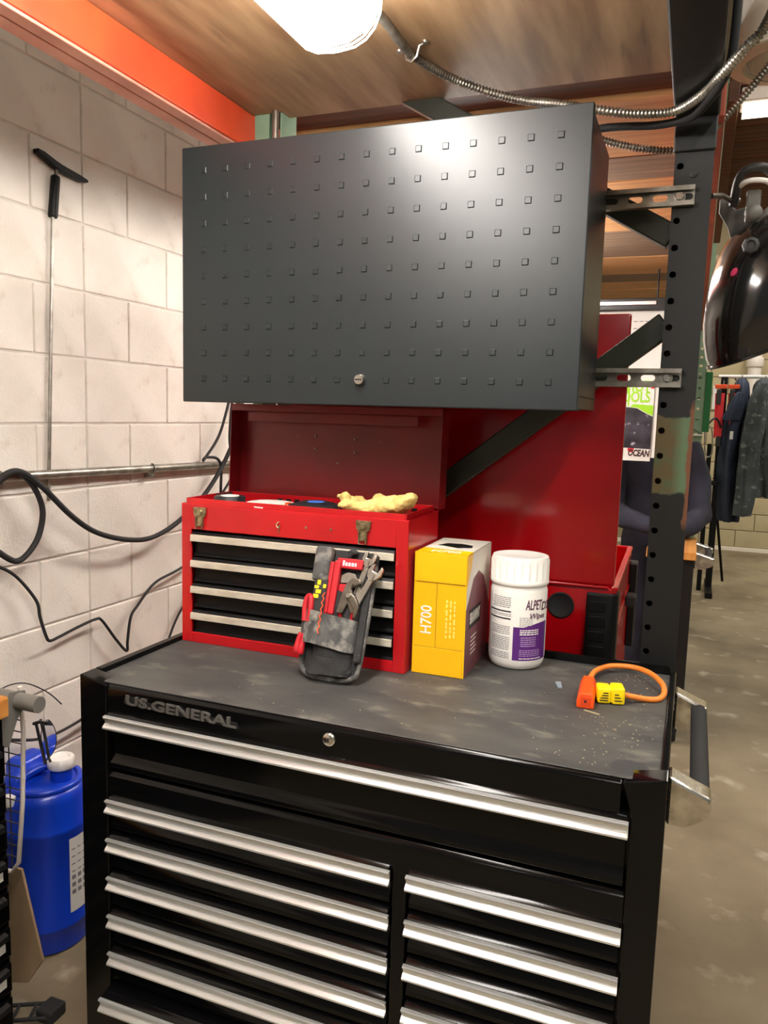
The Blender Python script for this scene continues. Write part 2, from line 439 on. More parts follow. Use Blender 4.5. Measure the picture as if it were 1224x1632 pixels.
def jitter(b, amp, freq, seed=0):
    from mathutils import noise
    for v in b.bm.verts:
        p = v.co * freq + Vector((seed*3.1, seed*1.7, seed))
        v.co += noise.noise_vector(p) * amp
    return b

# ================================================================== THE SETTING
obj('floor', B().box(-0.9, 9.0, -6.0, 9.4, -0.12, 0.0), 'concrete', kind='structure', label='worn grey-brown concrete shop floor')
wall_left = obj('wall_left', B().box(-0.90, -0.680, -6.0, 9.4, 0.0, 4.6), 'mortar', kind='structure', label='white painted concrete block wall')
wall_back = obj('wall_back', B().box(-0.68, 9.0, 9.15, 9.4, 0.0, 4.6), 'mortar_far', kind='structure', label='cream painted concrete block wall at the far end')
obj('ceiling', B().box(-0.9, 9.0, -6.0, 9.4, 4.6, 4.7), material('roof_deck', rgb(120, 112, 100), 0.8), kind='structure')
obj('baseboard_back', B().box(-0.6, 9.0, 9.125, 9.15, 0.0, 0.05, 0.004), 'cream', kind='structure')

CZ = 0.2035; CL = 0.4115; JT = 0.0030
def block_mesh(w, h):
    b = B(); b.box(-0.02, 0, -w/2 + JT, w/2 - JT, -h/2 + JT, h/2 - JT, 0.0040, 2)
    return b
full_src = half_src = None
def wall_block(kind, y, z):
    global full_src, half_src
    src = full_src if kind == 'f' else half_src
    if src is None:
        o = obj('concrete_block', block_mesh(CL if kind == 'f' else CL/2, CZ), 'block', wall_left, origin=(0, 0, 0))
        o.location = Vector((-0.675, y, z)) - origin_of(wall_left)
        if kind == 'f': full_src = o
        else: half_src = o
    else:
        o = piece('concrete_block', src, wall_left, (-0.675 + random.uniform(-0.0008, 0.0008), y, z))
CJ = 0.771
for k in range(0, 14):
    zc = 0.055 + CZ * (k + 0.5)
    half = (k % 2 == 0)
    for sgn, n in ((1, 5), (-1, 5)):
        y = CJ
        if half:
            wall_block('h', y + sgn*CL/4, zc); y += sgn*CL/2
        for i in range(n):
            wall_block('f', y + sgn*CL/2, zc); y += sgn*CL
# far wall blocks, where the aisle lets one see them
far_src = None
for k in range(0, 17):
    off = 0.2 if k % 2 else 0.0
    for i in range(10):
        p = (1.05 + off + i*0.41, 9.15, 0.05 + 0.2035*(k + 0.5))
        if far_src is None:
            bb = B(); bb.box(-0.2, 0.2, -0.012, 0.02, -0.097, 0.097, 0.004, 1)
            far_src = obj('concrete_block', bb, 'block_far', wall_back, origin=(0, 0, 0))
            far_src.location = Vector(p) - origin_of(wall_back)
        else:
            piece('concrete_block', far_src, wall_back, p)

# ================================================================== PALLET RACK (near bay)
rack = thing('pallet_rack', (0.57, 0.66, 0), 'black and orange pallet rack framing the workbench with holed upright', 'rack')
def upright(name, x0, x1, y0, y1, z1, m, parent, hx, hz0, hz1, pitch=0.0555, hr=0.0072):
    holes = []; z = hz0
    while z < hz1:
        holes.append(circ(hx, z, hr, 12)); z += pitch
    b = B()
    b.plate(rrect(x0, x1, 0.0, z1, 0.004, 2), holes, lambda u, v, d: (u, y0 + d, v), 0.003)
    b.box(x0, x0 + 0.003, y0 + 0.003, y1, 0, z1); b.box(x1 - 0.003, x1, y0 + 0.003, y1, 0, z1)
    b.box(x0 + 0.003, x0 + 0.018, y1 - 0.003, y1, 0, z1); b.box(x1 - 0.018, x1 - 0.003, y1 - 0.003, y1, 0, z1)
    return obj(name, b, m, parent)
pr = upright('post', 1.040, 1.1165, 0.62, 0.70, 3.298, 'post', rack, 1.0515, 0.13, 3.25)
pl = upright('post', 0.020, 0.0965, 0.62, 0.70, 3.298, 'green_lt', rack, 0.085, 0.13, 3.25)
obj('foot_plate', B().box(1.0, 1.15, 0.585, 0.74, 0, 0.008, 0.002), 'post', rack)
obj('foot_plate', B().box(-0.02, 0.13, 0.585, 0.74, 0, 0.008, 0.002), 'green_lt', rack)
def brace(p, q, w, parent, m='green_brace', y0=0.645, y1=0.675):
    a = Vector((p[0], 0, p[1])); c = Vector((q[0], 0, q[1])); d = (c - a).normalized(); n = Vector((-d.z, 0, d.x)) * (w/2)
    b = B(); b.prism([((a+n).x, (a+n).z), ((c+n).x, (c+n).z), ((c-n).x, (c-n).z), ((a-n).x, (a-n).z)], 'y', y0, y1, 0.003)
    return obj('brace', b, m, parent)
brace((1.045, 1.752), (0.085, 1.003), 0.054, rack)
brace((1.045, 1.935), (0.085, 2.50), 0.050, rack)
brace((1.045, 0.26), (0.085, 0.95), 0.054, rack)
ob = B()
ob.box(-0.052, 0.020, -3.0, 0.662, 2.192, 2.280, 0.003)
ob.box(-0.052, -0.004, -3.0, 0.662, 2.2795, 2.312, 0.003)
bo = obj('beam', ob, 'orange', rack, label='orange steel beam along the wall')
obj('flange', B().box(-0.056, -0.020, -3.0, 0.662, 2.1855, 2.1918, 0.002), 'orange_pale', bo)
obj('flange', B().box(-0.017, 0.016, -3.0, 0.662, 2.1855, 2.1918, 0.002), 'orange_pale', bo)
bb = B(); bb.box(1.034, 1.122, -3.0, 0.619, 2.166, 2.280, 0.004); bb.box(1.060, 1.122, -3.0, 0.619, 2.2795, 2.312, 0.003)
obj('beam', bb, 'beam_black', rack, label='black steel beam overhead')
obj('beam_connector', B().box(1.036, 1.119, 0.612, 0.621, 2.10, 2.33, 0.003), 'beam_black', rack)
ob = B(); ob.box(1.070, 1.132, 0.71, 4.99, 2.195, 2.285, 0.003)
obj('beam', ob, 'orange_far', rack, label='rust-orange beam of the next bay')
ob = B(); ob.box(-0.03, 0.03, 0.70, 4.99, 2.195, 2.285, 0.003)
obj('beam', ob, 'orange_far', rack)
for z in (2.03, 1.955):
    obj('bolt', B().lathe((1.079, 0.621, z + 0.1), [(0.008, 0.0), (0.008, -0.004), (0.0, -0.006)], 10, 'y'), 'post', rack)
# the second upright frame, where the next bay ends
rack2 = thing('rack_upright', (1.14, 5.04, 0), 'pale green holed upright frame standing farther down the aisle', 'rack')
upright('post', 1.090, 1.172, 5.0, 5.08, 3.9, 'green_lt', rack2, 1.130, 0.1, 3.8, 0.0615, 0.010)
upright('post', 0.020, 0.100, 5.0, 5.08, 3.9, 'green_lt', rack2, 0.060, 0.1, 3.8, 0.0615, 0.010)
brace((1.09, 2.3), (0.09, 2.95), 0.06, rack2, 'green_dk', 5.02, 5.06)
brace((1.09, 1.5), (0.09, 0.7), 0.06, rack2, 'green_dk', 5.02, 5.06)
b = B(); b.plate([(1.095, 1.50), (1.168, 1.46), (1.168, 1.885), (1.125, 1.885), (1.095, 1.83)], [circ(1.130, 1.56 + 0.075*i, 0.011, 10) for i in range(5)], lambda u, v, d: (u, 4.985 + d, v), 0.012)
obj('beam_connector', b, 'green_lt', rack2)
obj('connector_flange', B().box(1.1685, 1.214, 4.98, 5.09, 1.47, 1.90, 0.003), 'green_dk', rack2, label='dark green flange')
obj('wire_tie', B().box(1.094, 1.178, 4.97, 4.999, 1.44, 1.452, 0.002), 'white', rack2)

# plywood deck above the bench and plank deck of the next bay
obj('plywood_sheet', B().prism([(0.0, -1.9), (1.0335, -1.9), (1.0335, 0.660), (0.0985, 0.660), (0.0985, 0.6175), (0.0, 0.6175)], 'z', 2.281, 2.299, 0.001), 'ply', None, 'knotty plywood sheet decking the rack above the black cabinet', 'plywood')
obj('plywood_sheet', B().box(-0.05, 1.12, -3.0, 4.98, 3.30, 3.318), 'ply', None, 'unseen upper plywood deck added to block light above the first shelf level', 'plywood')  # unseen sheet, added to stop light leaking through the deck gaps
deck = thing('plank_deck', (0.55, 0.78, 2.286), 'pine plank deck on the next rack bay, behind the holed upright', 'deck')
obj('plank', B().box(-0.06, 1.068, 0.704, 0.800, 2.300, 2.338, 0.003, 1), 'plank_dark', deck)  # dark board added to stand for the shadowed gap behind the plywood
y = 0.803; k = 0
for w in (0.235, 0.20, 0.235, 0.215, 0.235, 0.235, 0.30, 0.235, 0.235, 0.235, 0.235, 0.235, 0.235, 0.235, 0.235, 0.235):
    m = 'plank_grey' if k in (2, 6, 7, 10) else 'plank'
    dz = random.uniform(0, 0.006)
    obj('plank', B().box(-0.06 - random.uniform(0, .04), 1.068, y + 0.003, y + w - 0.003, 2.287 + dz, 2.325 + dz, 0.003, 1), m, deck)
    y += w; k += 1
deck2 = thing('plank_deck', (2.1, 2.9, 2.75), 'dark brown plank deck across the aisle above the welding helmet', 'deck')
y = 2.05
for w in (0.2, 0.235, 0.2, 0.235, 0.235, 0.235, 0.235, 0.235, 0.235):
    obj('plank', B().box(1.15, 3.4, y + 0.003, y + w - 0.003, 2.752, 2.79, 0.003, 1), 'plank_dark', deck2)
    y += w
obj('deck_rail', B().box(1.145, 1.185, 2.0, 4.4, 2.68, 2.75, 0.004), 'plank_dark', deck2)
obj('deck_rail', B().box(3.4, 3.46, 2.0, 4.4, 2.66, 2.75, 0.004), 'green_lt', deck2)
for px, py in ((3.40, 2.0), (3.40, 4.33)):
    obj('post', B().box(px, px + 0.06, py, py + 0.07, 0, 2.66, 0.003), 'green_lt', deck2)

# ================================================================== OVERHEAD LIGHT AND CONDUIT
def half_tube_prof(x0, x1, zt, depth, n=14):
    xc, rx = (x0 + x1)/2, (x1 - x0)/2
    return [(xc + rx*math.copysign(abs(math.cos(a))**0.75, math.cos(a)), zt - depth*abs(math.sin(a))**0.75) for a in [PI*i/n for i in range(n+1)]]
def capsule_loft(x0, x1, y0, y1, zt, depth, ribs=False):
    # trough-shaped lens with rounded ends
    bm = bmesh.new(); rows = []
    ys = [0, 0.004, 0.014, 0.03, 0.05, 0.075, 0.10]
    L_ = y1 - y0
    st = ys + [0.10 + (L_ - 0.2)*i/60 for i in range(1, 60)] + [L_ - v for v in reversed(ys)]
    for q, s_ in enumerate(st):
        e = min(s_, L_ - s_); f = 1.0 if e >= 0.10 else (1 - (1 - e/0.10)**2.6)**(1/2.6)
        f = max(f, 0.02); w = 0.55 + 0.45*f if e < 0.10 else 1.0
        if e < 0.004: f, w = 0.02, 0.45
        pr = half_tube_prof((x0+x1)/2 - (x1-x0)/2*w, (x0+x1)/2 + (x1-x0)/2*w, zt, depth*f)
        rows.append([bm.verts.new((p[0], y0 + s_, p[1])) for p in pr])
    for a, c in zip(rows, rows[1:]):
        for i in range(len(a) - 1): bm.faces.new((a[i], a[i+1], c[i+1], c[i]))
    for r in (rows[0], rows[-1]):
        try: bm.faces.new(r)
        except Exception: pass
    bmesh.ops.recalc_face_normals(bm, faces=list(bm.faces))
    b = B(); b.bm.free(); b.bm = bm; return b
def vapour_light(label, dx, dy, ribs):
    fx = thing('ceiling_light', (0.505 + dx, -0.48 + dy, 2.28), label, 'light')
    mv = Matrix.Translation((dx, dy, 0))
    obj('housing', B().prism([(0.455, 2.2805), (0.555, 2.2805), (0.582, 2.252), (0.588, 2.236), (0.422, 2.236), (0.428, 2.252)], 'y', -1.11, 0.125, 0.004).xf(mv), 'white', fx)
    obj('diffuser', capsule_loft(0.42, 0.59, -1.12, 0.140, 2.240, 0.094).xf(mv), 'lamp', fx, smooth_deg=60)
    rib = None
    for i in range(ribs):
        if rib is None:
            rib = obj('lens_rib', B().tube([(p[0], 0.105, p[1]) for p in half_tube_prof(0.4215, 0.5885, 2.233, 0.0875, 10)], 0.0016, 5).xf(mv), 'lamp', fx)
            ro = Vector(origin_of(rib))
        else:
            piece('lens_rib', rib, fx, (ro.x, ro.y - i*0.011, ro.z))
    for yy in (0.02, -0.5, -1.0):
        obj('latch', B().box(0.410, 0.4195, yy - 0.012, yy + 0.012, 2.222, 2.254, 0.002).xf(mv), 'steel', fx)
vapour_light('lit white vapour-tight light fixture under the plywood', 0.0, -0.035, 34)
vapour_light('lit vapour-tight light fixture under the pine planks, behind the black cabinet', -0.12, 2.35, 0)
def armoured(name, pts, r, label, group, pitch=0.0075):
    P = smooth(pts, 40)
    out = [P[0]]; acc = 0.0
    for a, c in zip(P, P[1:]):
        d = (c - a).length; 
        if d < 1e-9: continue
        t = 0.0
        while acc + (d - t) >= pitch/4:
            t += pitch/4 - acc; acc = 0.0; out.append(a.lerp(c, t/d))
        acc += d - t
    rr = [r*(1.0 if (i % 4) in (0, 1) else 0.70) for i in range(len(out))]
    return obj(name, B().tube(out, rr, 10), 'steel', None, label, 'conduit', group, smooth_deg=80)
armoured('flexible_conduit', [(0.524, 0.098, 2.252), (0.527, 0.160, 2.258), (0.529, 0.226, 2.262), (0.527, 0.324, 2.264), (0.530, 0.379, 2.264), (0.559, 0.470, 2.262), (0.599, 0.525, 2.255), (0.664, 0.550, 2.235), (0.735, 0.542, 2.210), (0.808, 0.512, 2.185), (0.903, 0.495, 2.156),
          (0.96, 0.511, 2.150), (1.019, 0.525, 2.150), (1.049, 0.511, 2.150), (1.078, 0.471, 2.150), (1.099, 0.429, 2.150), (1.119, 0.372, 2.150), (1.151, 0.322, 2.168), (1.184, 0.306, 2.20), (1.215, 0.12, 2.235)], 0.0095,
          'ribbed silver conduit running from the lit fixture over the black cabinet', 'ribbed metal conduits')
armoured('flexible_conduit', [(0.70, 0.79, 2.268), (0.78, 0.77, 2.225), (0.880, 0.75, 2.180), (0.957, 0.75, 2.157), (1.035, 0.75, 2.146), (1.09, 0.76, 2.168), (1.128, 0.76, 2.205), (1.185, 0.75, 2.268), (1.22, 0.74, 2.31)], 0.0090,
          'ribbed silver conduit sagging behind the upright, lower of two', 'ribbed metal conduits')
obj('power_cable', B().tube(smooth([(0.66, 0.63, 2.14), (0.78, 0.625, 2.135), (0.88, 0.585, 2.152), (0.994, 0.560, 2.140), (1.037, 0.553, 2.140), (1.072, 0.525, 2.138), (1.100, 0.451, 2.138), (1.118, 0.387, 2.140), (1.134, 0.36, 2.18), (1.137, 0.35, 2.30)], 8), 0.008, 10), 'rubber', None,
    'smooth black cable sagging below the ribbed conduit at the upright', 'cable')
KX, KY = 0.530, 0.379
cs = thing('conduit_clip', (KX, KY, 2.28), 'small metal strap clip holding the ribbed conduit to the plywood', 'clip')
obj('strap', B().tube([(KX - 0.032, KY + 0.012, 2.279), (KX - 0.018, KY + 0.007, 2.276), (KX - 0.012, KY + 0.004, 2.258), (KX, KY, 2.2505), (KX + 0.012, KY - 0.004, 2.258), (KX + 0.018, KY - 0.007, 2.276), (KX + 0.032, KY - 0.012, 2.279)], 0.003, 6), 'steel', cs)
for q in (-1, 1):
    obj('screw', B().lathe((KX + q*0.032, KY - q*0.012, 2.2805), [(0.007, 0), (0.006, -0.004), (0.0, -0.006)], 10), 'steel', cs)
# enamel lamp, its box and its strut to the right of the beam
lp = thing('pendant_lamp', (1.262, 0.85, 2.34), 'unlit cream enamel lamp shade hanging right of the black beam', 'lamp')
obj('shade', B().lathe((1.262, 0.85, 0), [(0.132, 2.352), (0.134, 2.350), (0.132, 2.346), (0.100, 2.340), (0.098, 2.350), (0.118, 2.356), (0.112, 2.43), (0.09, 2.475), (0.03, 2.49)], 40), 'cream', lp)
obj('glass', B().lathe((1.262, 0.85, 0), [(0.0, 2.312), (0.045, 2.318), (0.078, 2.335), (0.094, 2.352), (0.094, 2.36)], 32), 'lens_glass', lp)
obj('junction_box', B().box(1.20, 1.30, 0.80, 0.90, 2.485, 2.56, 0.012), 'steel', lp)
obj('hanger_strut', B().box(1.135, 1.176, 0.83, 0.87, 2.43, 3.3, 0.004), 'white_paint', lp)
obj('hanger_arm', B().box(1.150, 1.215, 0.835, 0.865, 2.44, 2.47, 0.004), 'steel', lp)
# lit fixture in the distance
fl = thing('tube_light', (1.65, 2.1, 2.68), 'lit yellowish tube light under the dark plank deck', 'light')
obj('housing', B().box(1.19, 2.3, 2.06, 2.18, 2.70, 2.7515, 0.006), 'white_paint', fl)
obj('tube', B().cyl((1.20, 2.09, 2.685), (2.28, 2.09, 2.685), 0.016), 'lamp_far', fl)
obj('tube', B().cyl((1.20, 2.15, 2.685), (2.28, 2.15, 2.685), 0.016), 'lamp_far', fl)

# ================================================================== BLACK ROLLER TOOL CHEST
def side_handle(parent, x, y0, y1, z, reach=0.062):
    for yy in (y0, y1):
        b = B(); b.prism([(x, z - 0.045), (x + reach*0.45, z - 0.046), (x + reach*0.9, z - 0.030), (x + reach*1.06, z - 0.010), (x + reach*1.04, z + 0.010),
                          (x + reach*0.6, z + 0.020), (x, z + 0.036)], 'y', yy - 0.024, yy + 0.024, 0.005)
        obj('handle_bracket', b, 'chrome', parent)
    obj('handle_bar', B().cyl((x + reach*0.78, y0 + 0.02, z), (x + reach*0.78, y1 - 0.02, z), 0.0155, n=20), 'rubber', parent, label='grey foam sleeve')

W, D = 1.12, 0.56
chest = thing('tool_chest', (0.56, 0.28, 0), 'big glossy black roller tool chest with silver drawer pulls in the foreground', 'tool chest')
b = B(); b.box(0.003, W - 0.003, 0.034, D, 0.14, 0.972, 0.003)
obj('body', b, 'black_gloss', chest)
obj('corner_post', B().prism([(0.0, 0.12), (0.066, 0.12), (0.066, 0.94), (0.0665, 0.984), (0.062, 0.988), (0.0, 1.0)], 'y', -0.012, 0.0335, 0.0025), 'black_gloss', chest)
obj('corner_post', B().prism([(W - 0.051, 0.12), (W, 0.12), (W, 1.0), (W - 0.062, 0.988), (W - 0.066, 0.984), (W - 0.051, 0.94)], 'y', -0.012, 0.0335, 0.0025), 'black_gloss', chest)
obj('top_panel', B().prism([(-0.009, 0.932), (-0.009, 0.980), (-0.004, 0.9875), (0.0335, 0.9875), (0.0335, 0.932)], 'x', 0.0667, W - 0.0667, 0.0015), 'black_gloss', chest)
obj('rim', B().box(0.0, 0.018, 0.0337, D, 0.9725, 1.0, 0.002), 'black_gloss', chest)
obj('rim', B().box(W - 0.012, W, 0.0337, D, 0.9725, 0.9965, 0.002), 'black_gloss', chest)
obj('rim', B().box(0.0182, W - 0.0122, D - 0.006, D, 0.9725, 1.008, 0.0015), 'black_gloss', chest)
b = B(); b.box(0.0183, W - 0.0123, -0.003, D - 0.0062, 0.9878, 0.990, 0.0008, 1)
obj('top_liner', b, 'liner', chest, label='worn dusty grey rubber liner')
obj('rail', B().prism([(0.034, 0.748), (-0.010, 0.748), (-0.010, 0.796), (-0.004, 0.804), (0.034, 0.808)], 'x', 0.0668, W - 0.0518, 0.001), 'black_gloss', chest)
obj('divider', B().box(0.683, 0.709, -0.010, 0.034, 0.14, 0.7475, 0.0015), 'black_gloss', chest)
obj('base_skirt', B().box(0.0668, W - 0.0518, -0.008, 0.034, 0.12, 0.165, 0.002), 'black_gloss', chest)
def drawer(x0, x1, T, h, out=0.0, parent=chest):
    # T: top of the pull, h: pull top down to the lower lip
    o = -out
    prof = [(0.030, T+0.009), (-0.003, T+0.009), (-0.017, T+0.001), (-0.017, T-0.027), (0.002, T-0.031), (0.002, T-h+0.026), (-0.009, T-h+0.010), (-0.009, T-h), (0.030, T-h)]
    d = obj('drawer', B().prism([(p[0]+o, p[1]) for p in prof], 'x', x0 + 0.004, x1 - 0.004, 0.0008), 'black_gloss', parent)
    hp = [(-0.0172, T), (-0.0235, T-0.0008), (-0.0245, T-0.0030), (-0.0205, T-0.0042), (-0.0230, T-0.0058), (-0.0185, T-0.0085), (-0.0178, T-0.0160),
          (-0.0225, T-0.0190), (-0.0262, T-0.0225), (-0.0262, T-0.0258), (-0.0172, T-0.0265)]
    obj('drawer_pull', B().prism([(p[0]+o, p[1]) for p in hp], 'x', x0 + 0.001, x1 - 0.001, 0.0), 'alu', d, smooth_deg=18)
    if out:
        obj('drawer_tray', B().box(x0 + 0.02, x1 - 0.02, -out + 0.0305, 0.033, T - h + 0.004, T - 0.014, 0.001), 'black_matte', d)
    return d
drawer(0.066, 1.069, 0.927, 0.112)
TL = [0.750 - 0.0832*i for i in range(7)]
for i in range(6):
    drawer(0.066, 0.682, TL[i], 0.066 if i < 5 else 0.155, 0.028 if i == 5 else 0.0)
for i in range(4):
    drawer(0.710, 1.069, TL[i], 0.066)
drawer(0.710, 1.069, TL[4], 0.066); drawer(0.710, 1.069, TL[5], 0.155)
# badge
bz, bx = 0.9625, 0.106
badge = obj('badge', B().prism([(0.108, 0.957), (0.112, 0.971), (0.140, 0.970), (0.172, 0.965), (0.366, 0.960), (0.372, 0.949), (0.150, 0.953), (0.116, 0.953)], 'y', -0.0108, -0.0088, 0.0008), 'black_satin', chest, label='dark chrome maker badge')
def badge_fn(x, y, z): return (0.113 + x, -0.0112 - z*3.0, 0.9630 + y - 0.020*x)
obj('lettering', text('US.GENERAL', 0.026, badge_fn, 0.0012, 'LEFT', 0.0007, width=0.252), 'badge', badge)
lk = obj('lock', B().lathe((0.556, 0, 0.9625), [(0.0125, -0.008), (0.0125, -0.012), (0.010, -0.0145), (0.0, -0.0145)], 24, 'y'), 'chrome', chest)
obj('key_slot', B().box(0.5545, 0.5575, -0.0152, -0.0144, 0.9585, 0.9665), 'ink', lk)
side_handle(chest, W, 0.075, 0.497, 0.945)
for cx, cy in ((0.09, 0.07), (W - 0.09, 0.07), (0.09, 0.49), (W - 0.09, 0.49)):
    ca = obj('caster_fork', B().box(cx - 0.035, cx + 0.035, cy - 0.02, cy + 0.03, 0.118, 0.1395, 0.002).box(cx - 0.03, cx - 0.025, cy - 0.018, cy + 0.018, 0.05, 0.119, 0.001).box(cx + 0.025, cx + 0.03, cy - 0.018, cy + 0.018, 0.05, 0.119, 0.001), 'steel', chest)
    obj('wheel', B().lathe((cx, cy, 0.06), [(0.0, -0.02), (0.055, -0.02), (0.06, -0.014), (0.06, 0.014), (0.055, 0.02), (0.0, 0.02)], 24, 'x'), 'rubber', ca)

# ================================================================== BLACK WALL CABINET
X0, X1, Z0, Z1 = 0.027, 0.911, 1.5525, 2.104
cab = thing('wall_cabinet', (0.469, 0.45, Z0), 'black steel wall cabinet with rows of embossed squares on its door', 'cabinet')
obj('body', B().box(X0 + 0.008, X1 - 0.004, 0.322, 0.600, Z0 + 0.004, Z1 - 0.004, 0.002), 'black_satin', cab)
door = obj('door', B().box(X0, X1, 0.300, 0.3205, Z0, Z1, 0.0022), 'cab_black', cab)
obj('hinge_flange', B().box(X0 + 0.02, X1 + 0.001, 0.330, 0.334, Z0 + 0.0, Z0 + 0.0042), 'black_satin', cab)
obj('side_seam', B().box(X1 - 0.0045, X1 - 0.002, 0.326, 0.600, Z0 + 0.028, Z0 + 0.030), 'black_matte', cab)
peg = None
for j in range(9):
    for i in range(15):
        px = 0.0835 + 0.05505*i; pz = 2.0525 - 0.0559*j
        if j == 8 and i == 7: continue
        if peg is None:
            s0, s1, h = 0.0066, 0.0050, 0.0020
            bm = bmesh.new()
            A = [bm.verts.new((a*s0, 0, c*s0)) for a, c in ((-1,-1),(1,-1),(1,1),(-1,1))]
            C = [bm.verts.new((a*s1, -h, c*s1)) for a, c in ((-1,-1),(1,-1),(1,1),(-1,1))]
            fs = [bm.faces.new(C)]
            for q in range(4): fs.append(bm.faces.new((A[q], A[(q+1) % 4], C[(q+1) % 4], C[q])))
            bmesh.ops.recalc_face_normals(bm, faces=fs)
            peg = obj('embossed_square', bm, 'cab_black', door, origin=(0, 0, 0), smooth_deg=5)
            peg.location = Vector((px, 0.3001, pz)) - origin_of(door)
        else:
            piece('embossed_square', peg, door, (px, 0.3001, pz))
lk = obj('lock', B().lathe((0.4665, 0, 1.606), [(0.0115, 0.3002), (0.0115, 0.292), (0.0095, 0.289), (0.0, 0.289)], 24, 'y'), 'chrome', cab)
obj('key_slot', B().box(0.459, 0.474, 0.2882, 0.2890, 1.6045, 1.6075), 'ink', lk)

def strut(z0, label):
    t = thing('strut_channel', (0.62, 0.61, z0), label, 'strut channel', 'slotted steel strut channels')
    h = 0.0400; x0, x1 = 0.075, 1.0845
    holes = [slot(x, z0 + h/2, 0.030, 0.0135) for x in [1.0665 - 0.0508*i for i in range(19)]]
    b = B(); b.plate([(x0, z0), (x1, z0), (x1, z0 + h), (x0, z0 + h)], holes, lambda u, v, d: (u, 0.6165 + d, v), 0.0025)
    b.box(x0, x1, 0.601, 0.6165, z0, z0 + 0.0025); b.box(x0, x1, 0.601, 0.6165, z0 + h - 0.0025, z0 + h)
    b.box(x0, x1, 0.601, 0.6035, z0 + 0.0025, z0 + 0.0095); b.box(x0, x1, 0.601, 0.6035, z0 + h - 0.0095, z0 + h - 0.0025)
    obj('channel', b, 'steel', t)
    bx = 1.0545
    obj('washer', B().lathe((bx, 0, z0 + h/2), [(0.0, 0.6165), (0.0125, 0.6165), (0.0125, 0.6145), (0.0, 0.6145)], 20, 'y'), 'steel', t)
    hd = B(); hd.lathe((bx, 0, z0 + h/2), [(0.0, 0.6144), (0.0092, 0.6144), (0.0092, 0.6075), (0.008, 0.6065), (0.0, 0.6065)], 6, 'y')
    obj('bolt', hd, 'chrome', t, smooth_deg=20)
strut(1.989, 'slotted steel strut channel joining cabinet top to the upright')
strut(1.611, 'slotted steel strut channel joining cabinet bottom to the upright')

# ================================================================== RED TOOLBOX ON THE CHEST
MZ = 0.9902
tx0, tx1, ty0, ty1, tz1 = 0.021, 0.5825, 0.302, 0.506, 1.319
tb = thing('toolbox', (0.30, 0.40, MZ), 'red metal toolbox with open lid and four black drawers on the chest', 'toolbox')
b = B()
b.box(tx0, tx0 + 0.027, ty0, ty0 + 0.006, MZ, tz1, 0.0015); b.box(tx1 - 0.027, tx1, ty0, ty0 + 0.006, MZ, tz1, 0.0015)
b.box(tx0 + 0.0265, tx1 - 0.0265, ty0, ty0 + 0.006, MZ, 1.0145, 0.0015)
b.box(tx0 + 0.0265, tx1 - 0.0265, ty0, ty0 + 0.006, 1.259, tz1, 0.0015)
b.box(tx0, tx0 + 0.0015, ty0 + 0.006, ty1, MZ, tz1); b.box(tx1 - 0.0015, tx1, ty0 + 0.006, ty1, MZ, tz1)
b.box(tx0, tx1, ty1 - 0.0015, ty1, MZ, tz1); b.box(tx0 + 0.0015, tx1 - 0.0015, ty0 + 0.006, ty1 - 0.0015, MZ, MZ + 0.0015)
b.box(tx0 + 0.0015, tx1 - 0.0015, ty0 + 0.006, ty1 - 0.0015, 1.262, 1.2645)
obj('body', b, 'red', tb)
b = B()
b.box(tx0 + 0.010, tx1 - 0.010, ty0 + 0.0062, ty0 + 0.0085, 1.300, 1.331, 0.0008); b.box(tx0 + 0.010, tx1 - 0.010, ty1 - 0.0085, ty1 - 0.006, 1.300, 1.331, 0.0008)
b.box(tx0 + 0.008, tx0 + 0.010, ty0 + 0.0085, ty1 - 0.006, 1.300, 1.331); b.box(tx1 - 0.010, tx1 - 0.008, ty0 + 0.0085, ty1 - 0.006, 1.300, 1.331)
obj('inner_rim', b, 'red', tb)
for T in (1.2475, 1.187, 1.1255, 1.0625):
    d = obj('drawer', B().prism([(ty0 + 0.030, T + 0.006), (ty0 + 0.002, T + 0.006), (ty0 - 0.003, T), (ty0 - 0.003, T - 0.0155), (ty0 + 0.010, T - 0.0175), (ty0 + 0.012, T - 0.043), (ty0 + 0.006, T - 0.0475), (ty0 + 0.006, T - 0.0515), (ty0 + 0.030, T - 0.0515)], 'x', tx0 + 0.029, tx1 - 0.029, 0.0006), 'black_matte', tb)
    obj('drawer_pull', B().prism([(ty0 - 0.0032, T + 0.0005), (ty0 - 0.0078, T - 0.0005), (ty0 - 0.0085, T - 0.0150), (ty0 - 0.0032, T - 0.0160)], 'x', tx0 + 0.0285, tx1 - 0.0285, 0.0006), 'alu_matte', d)
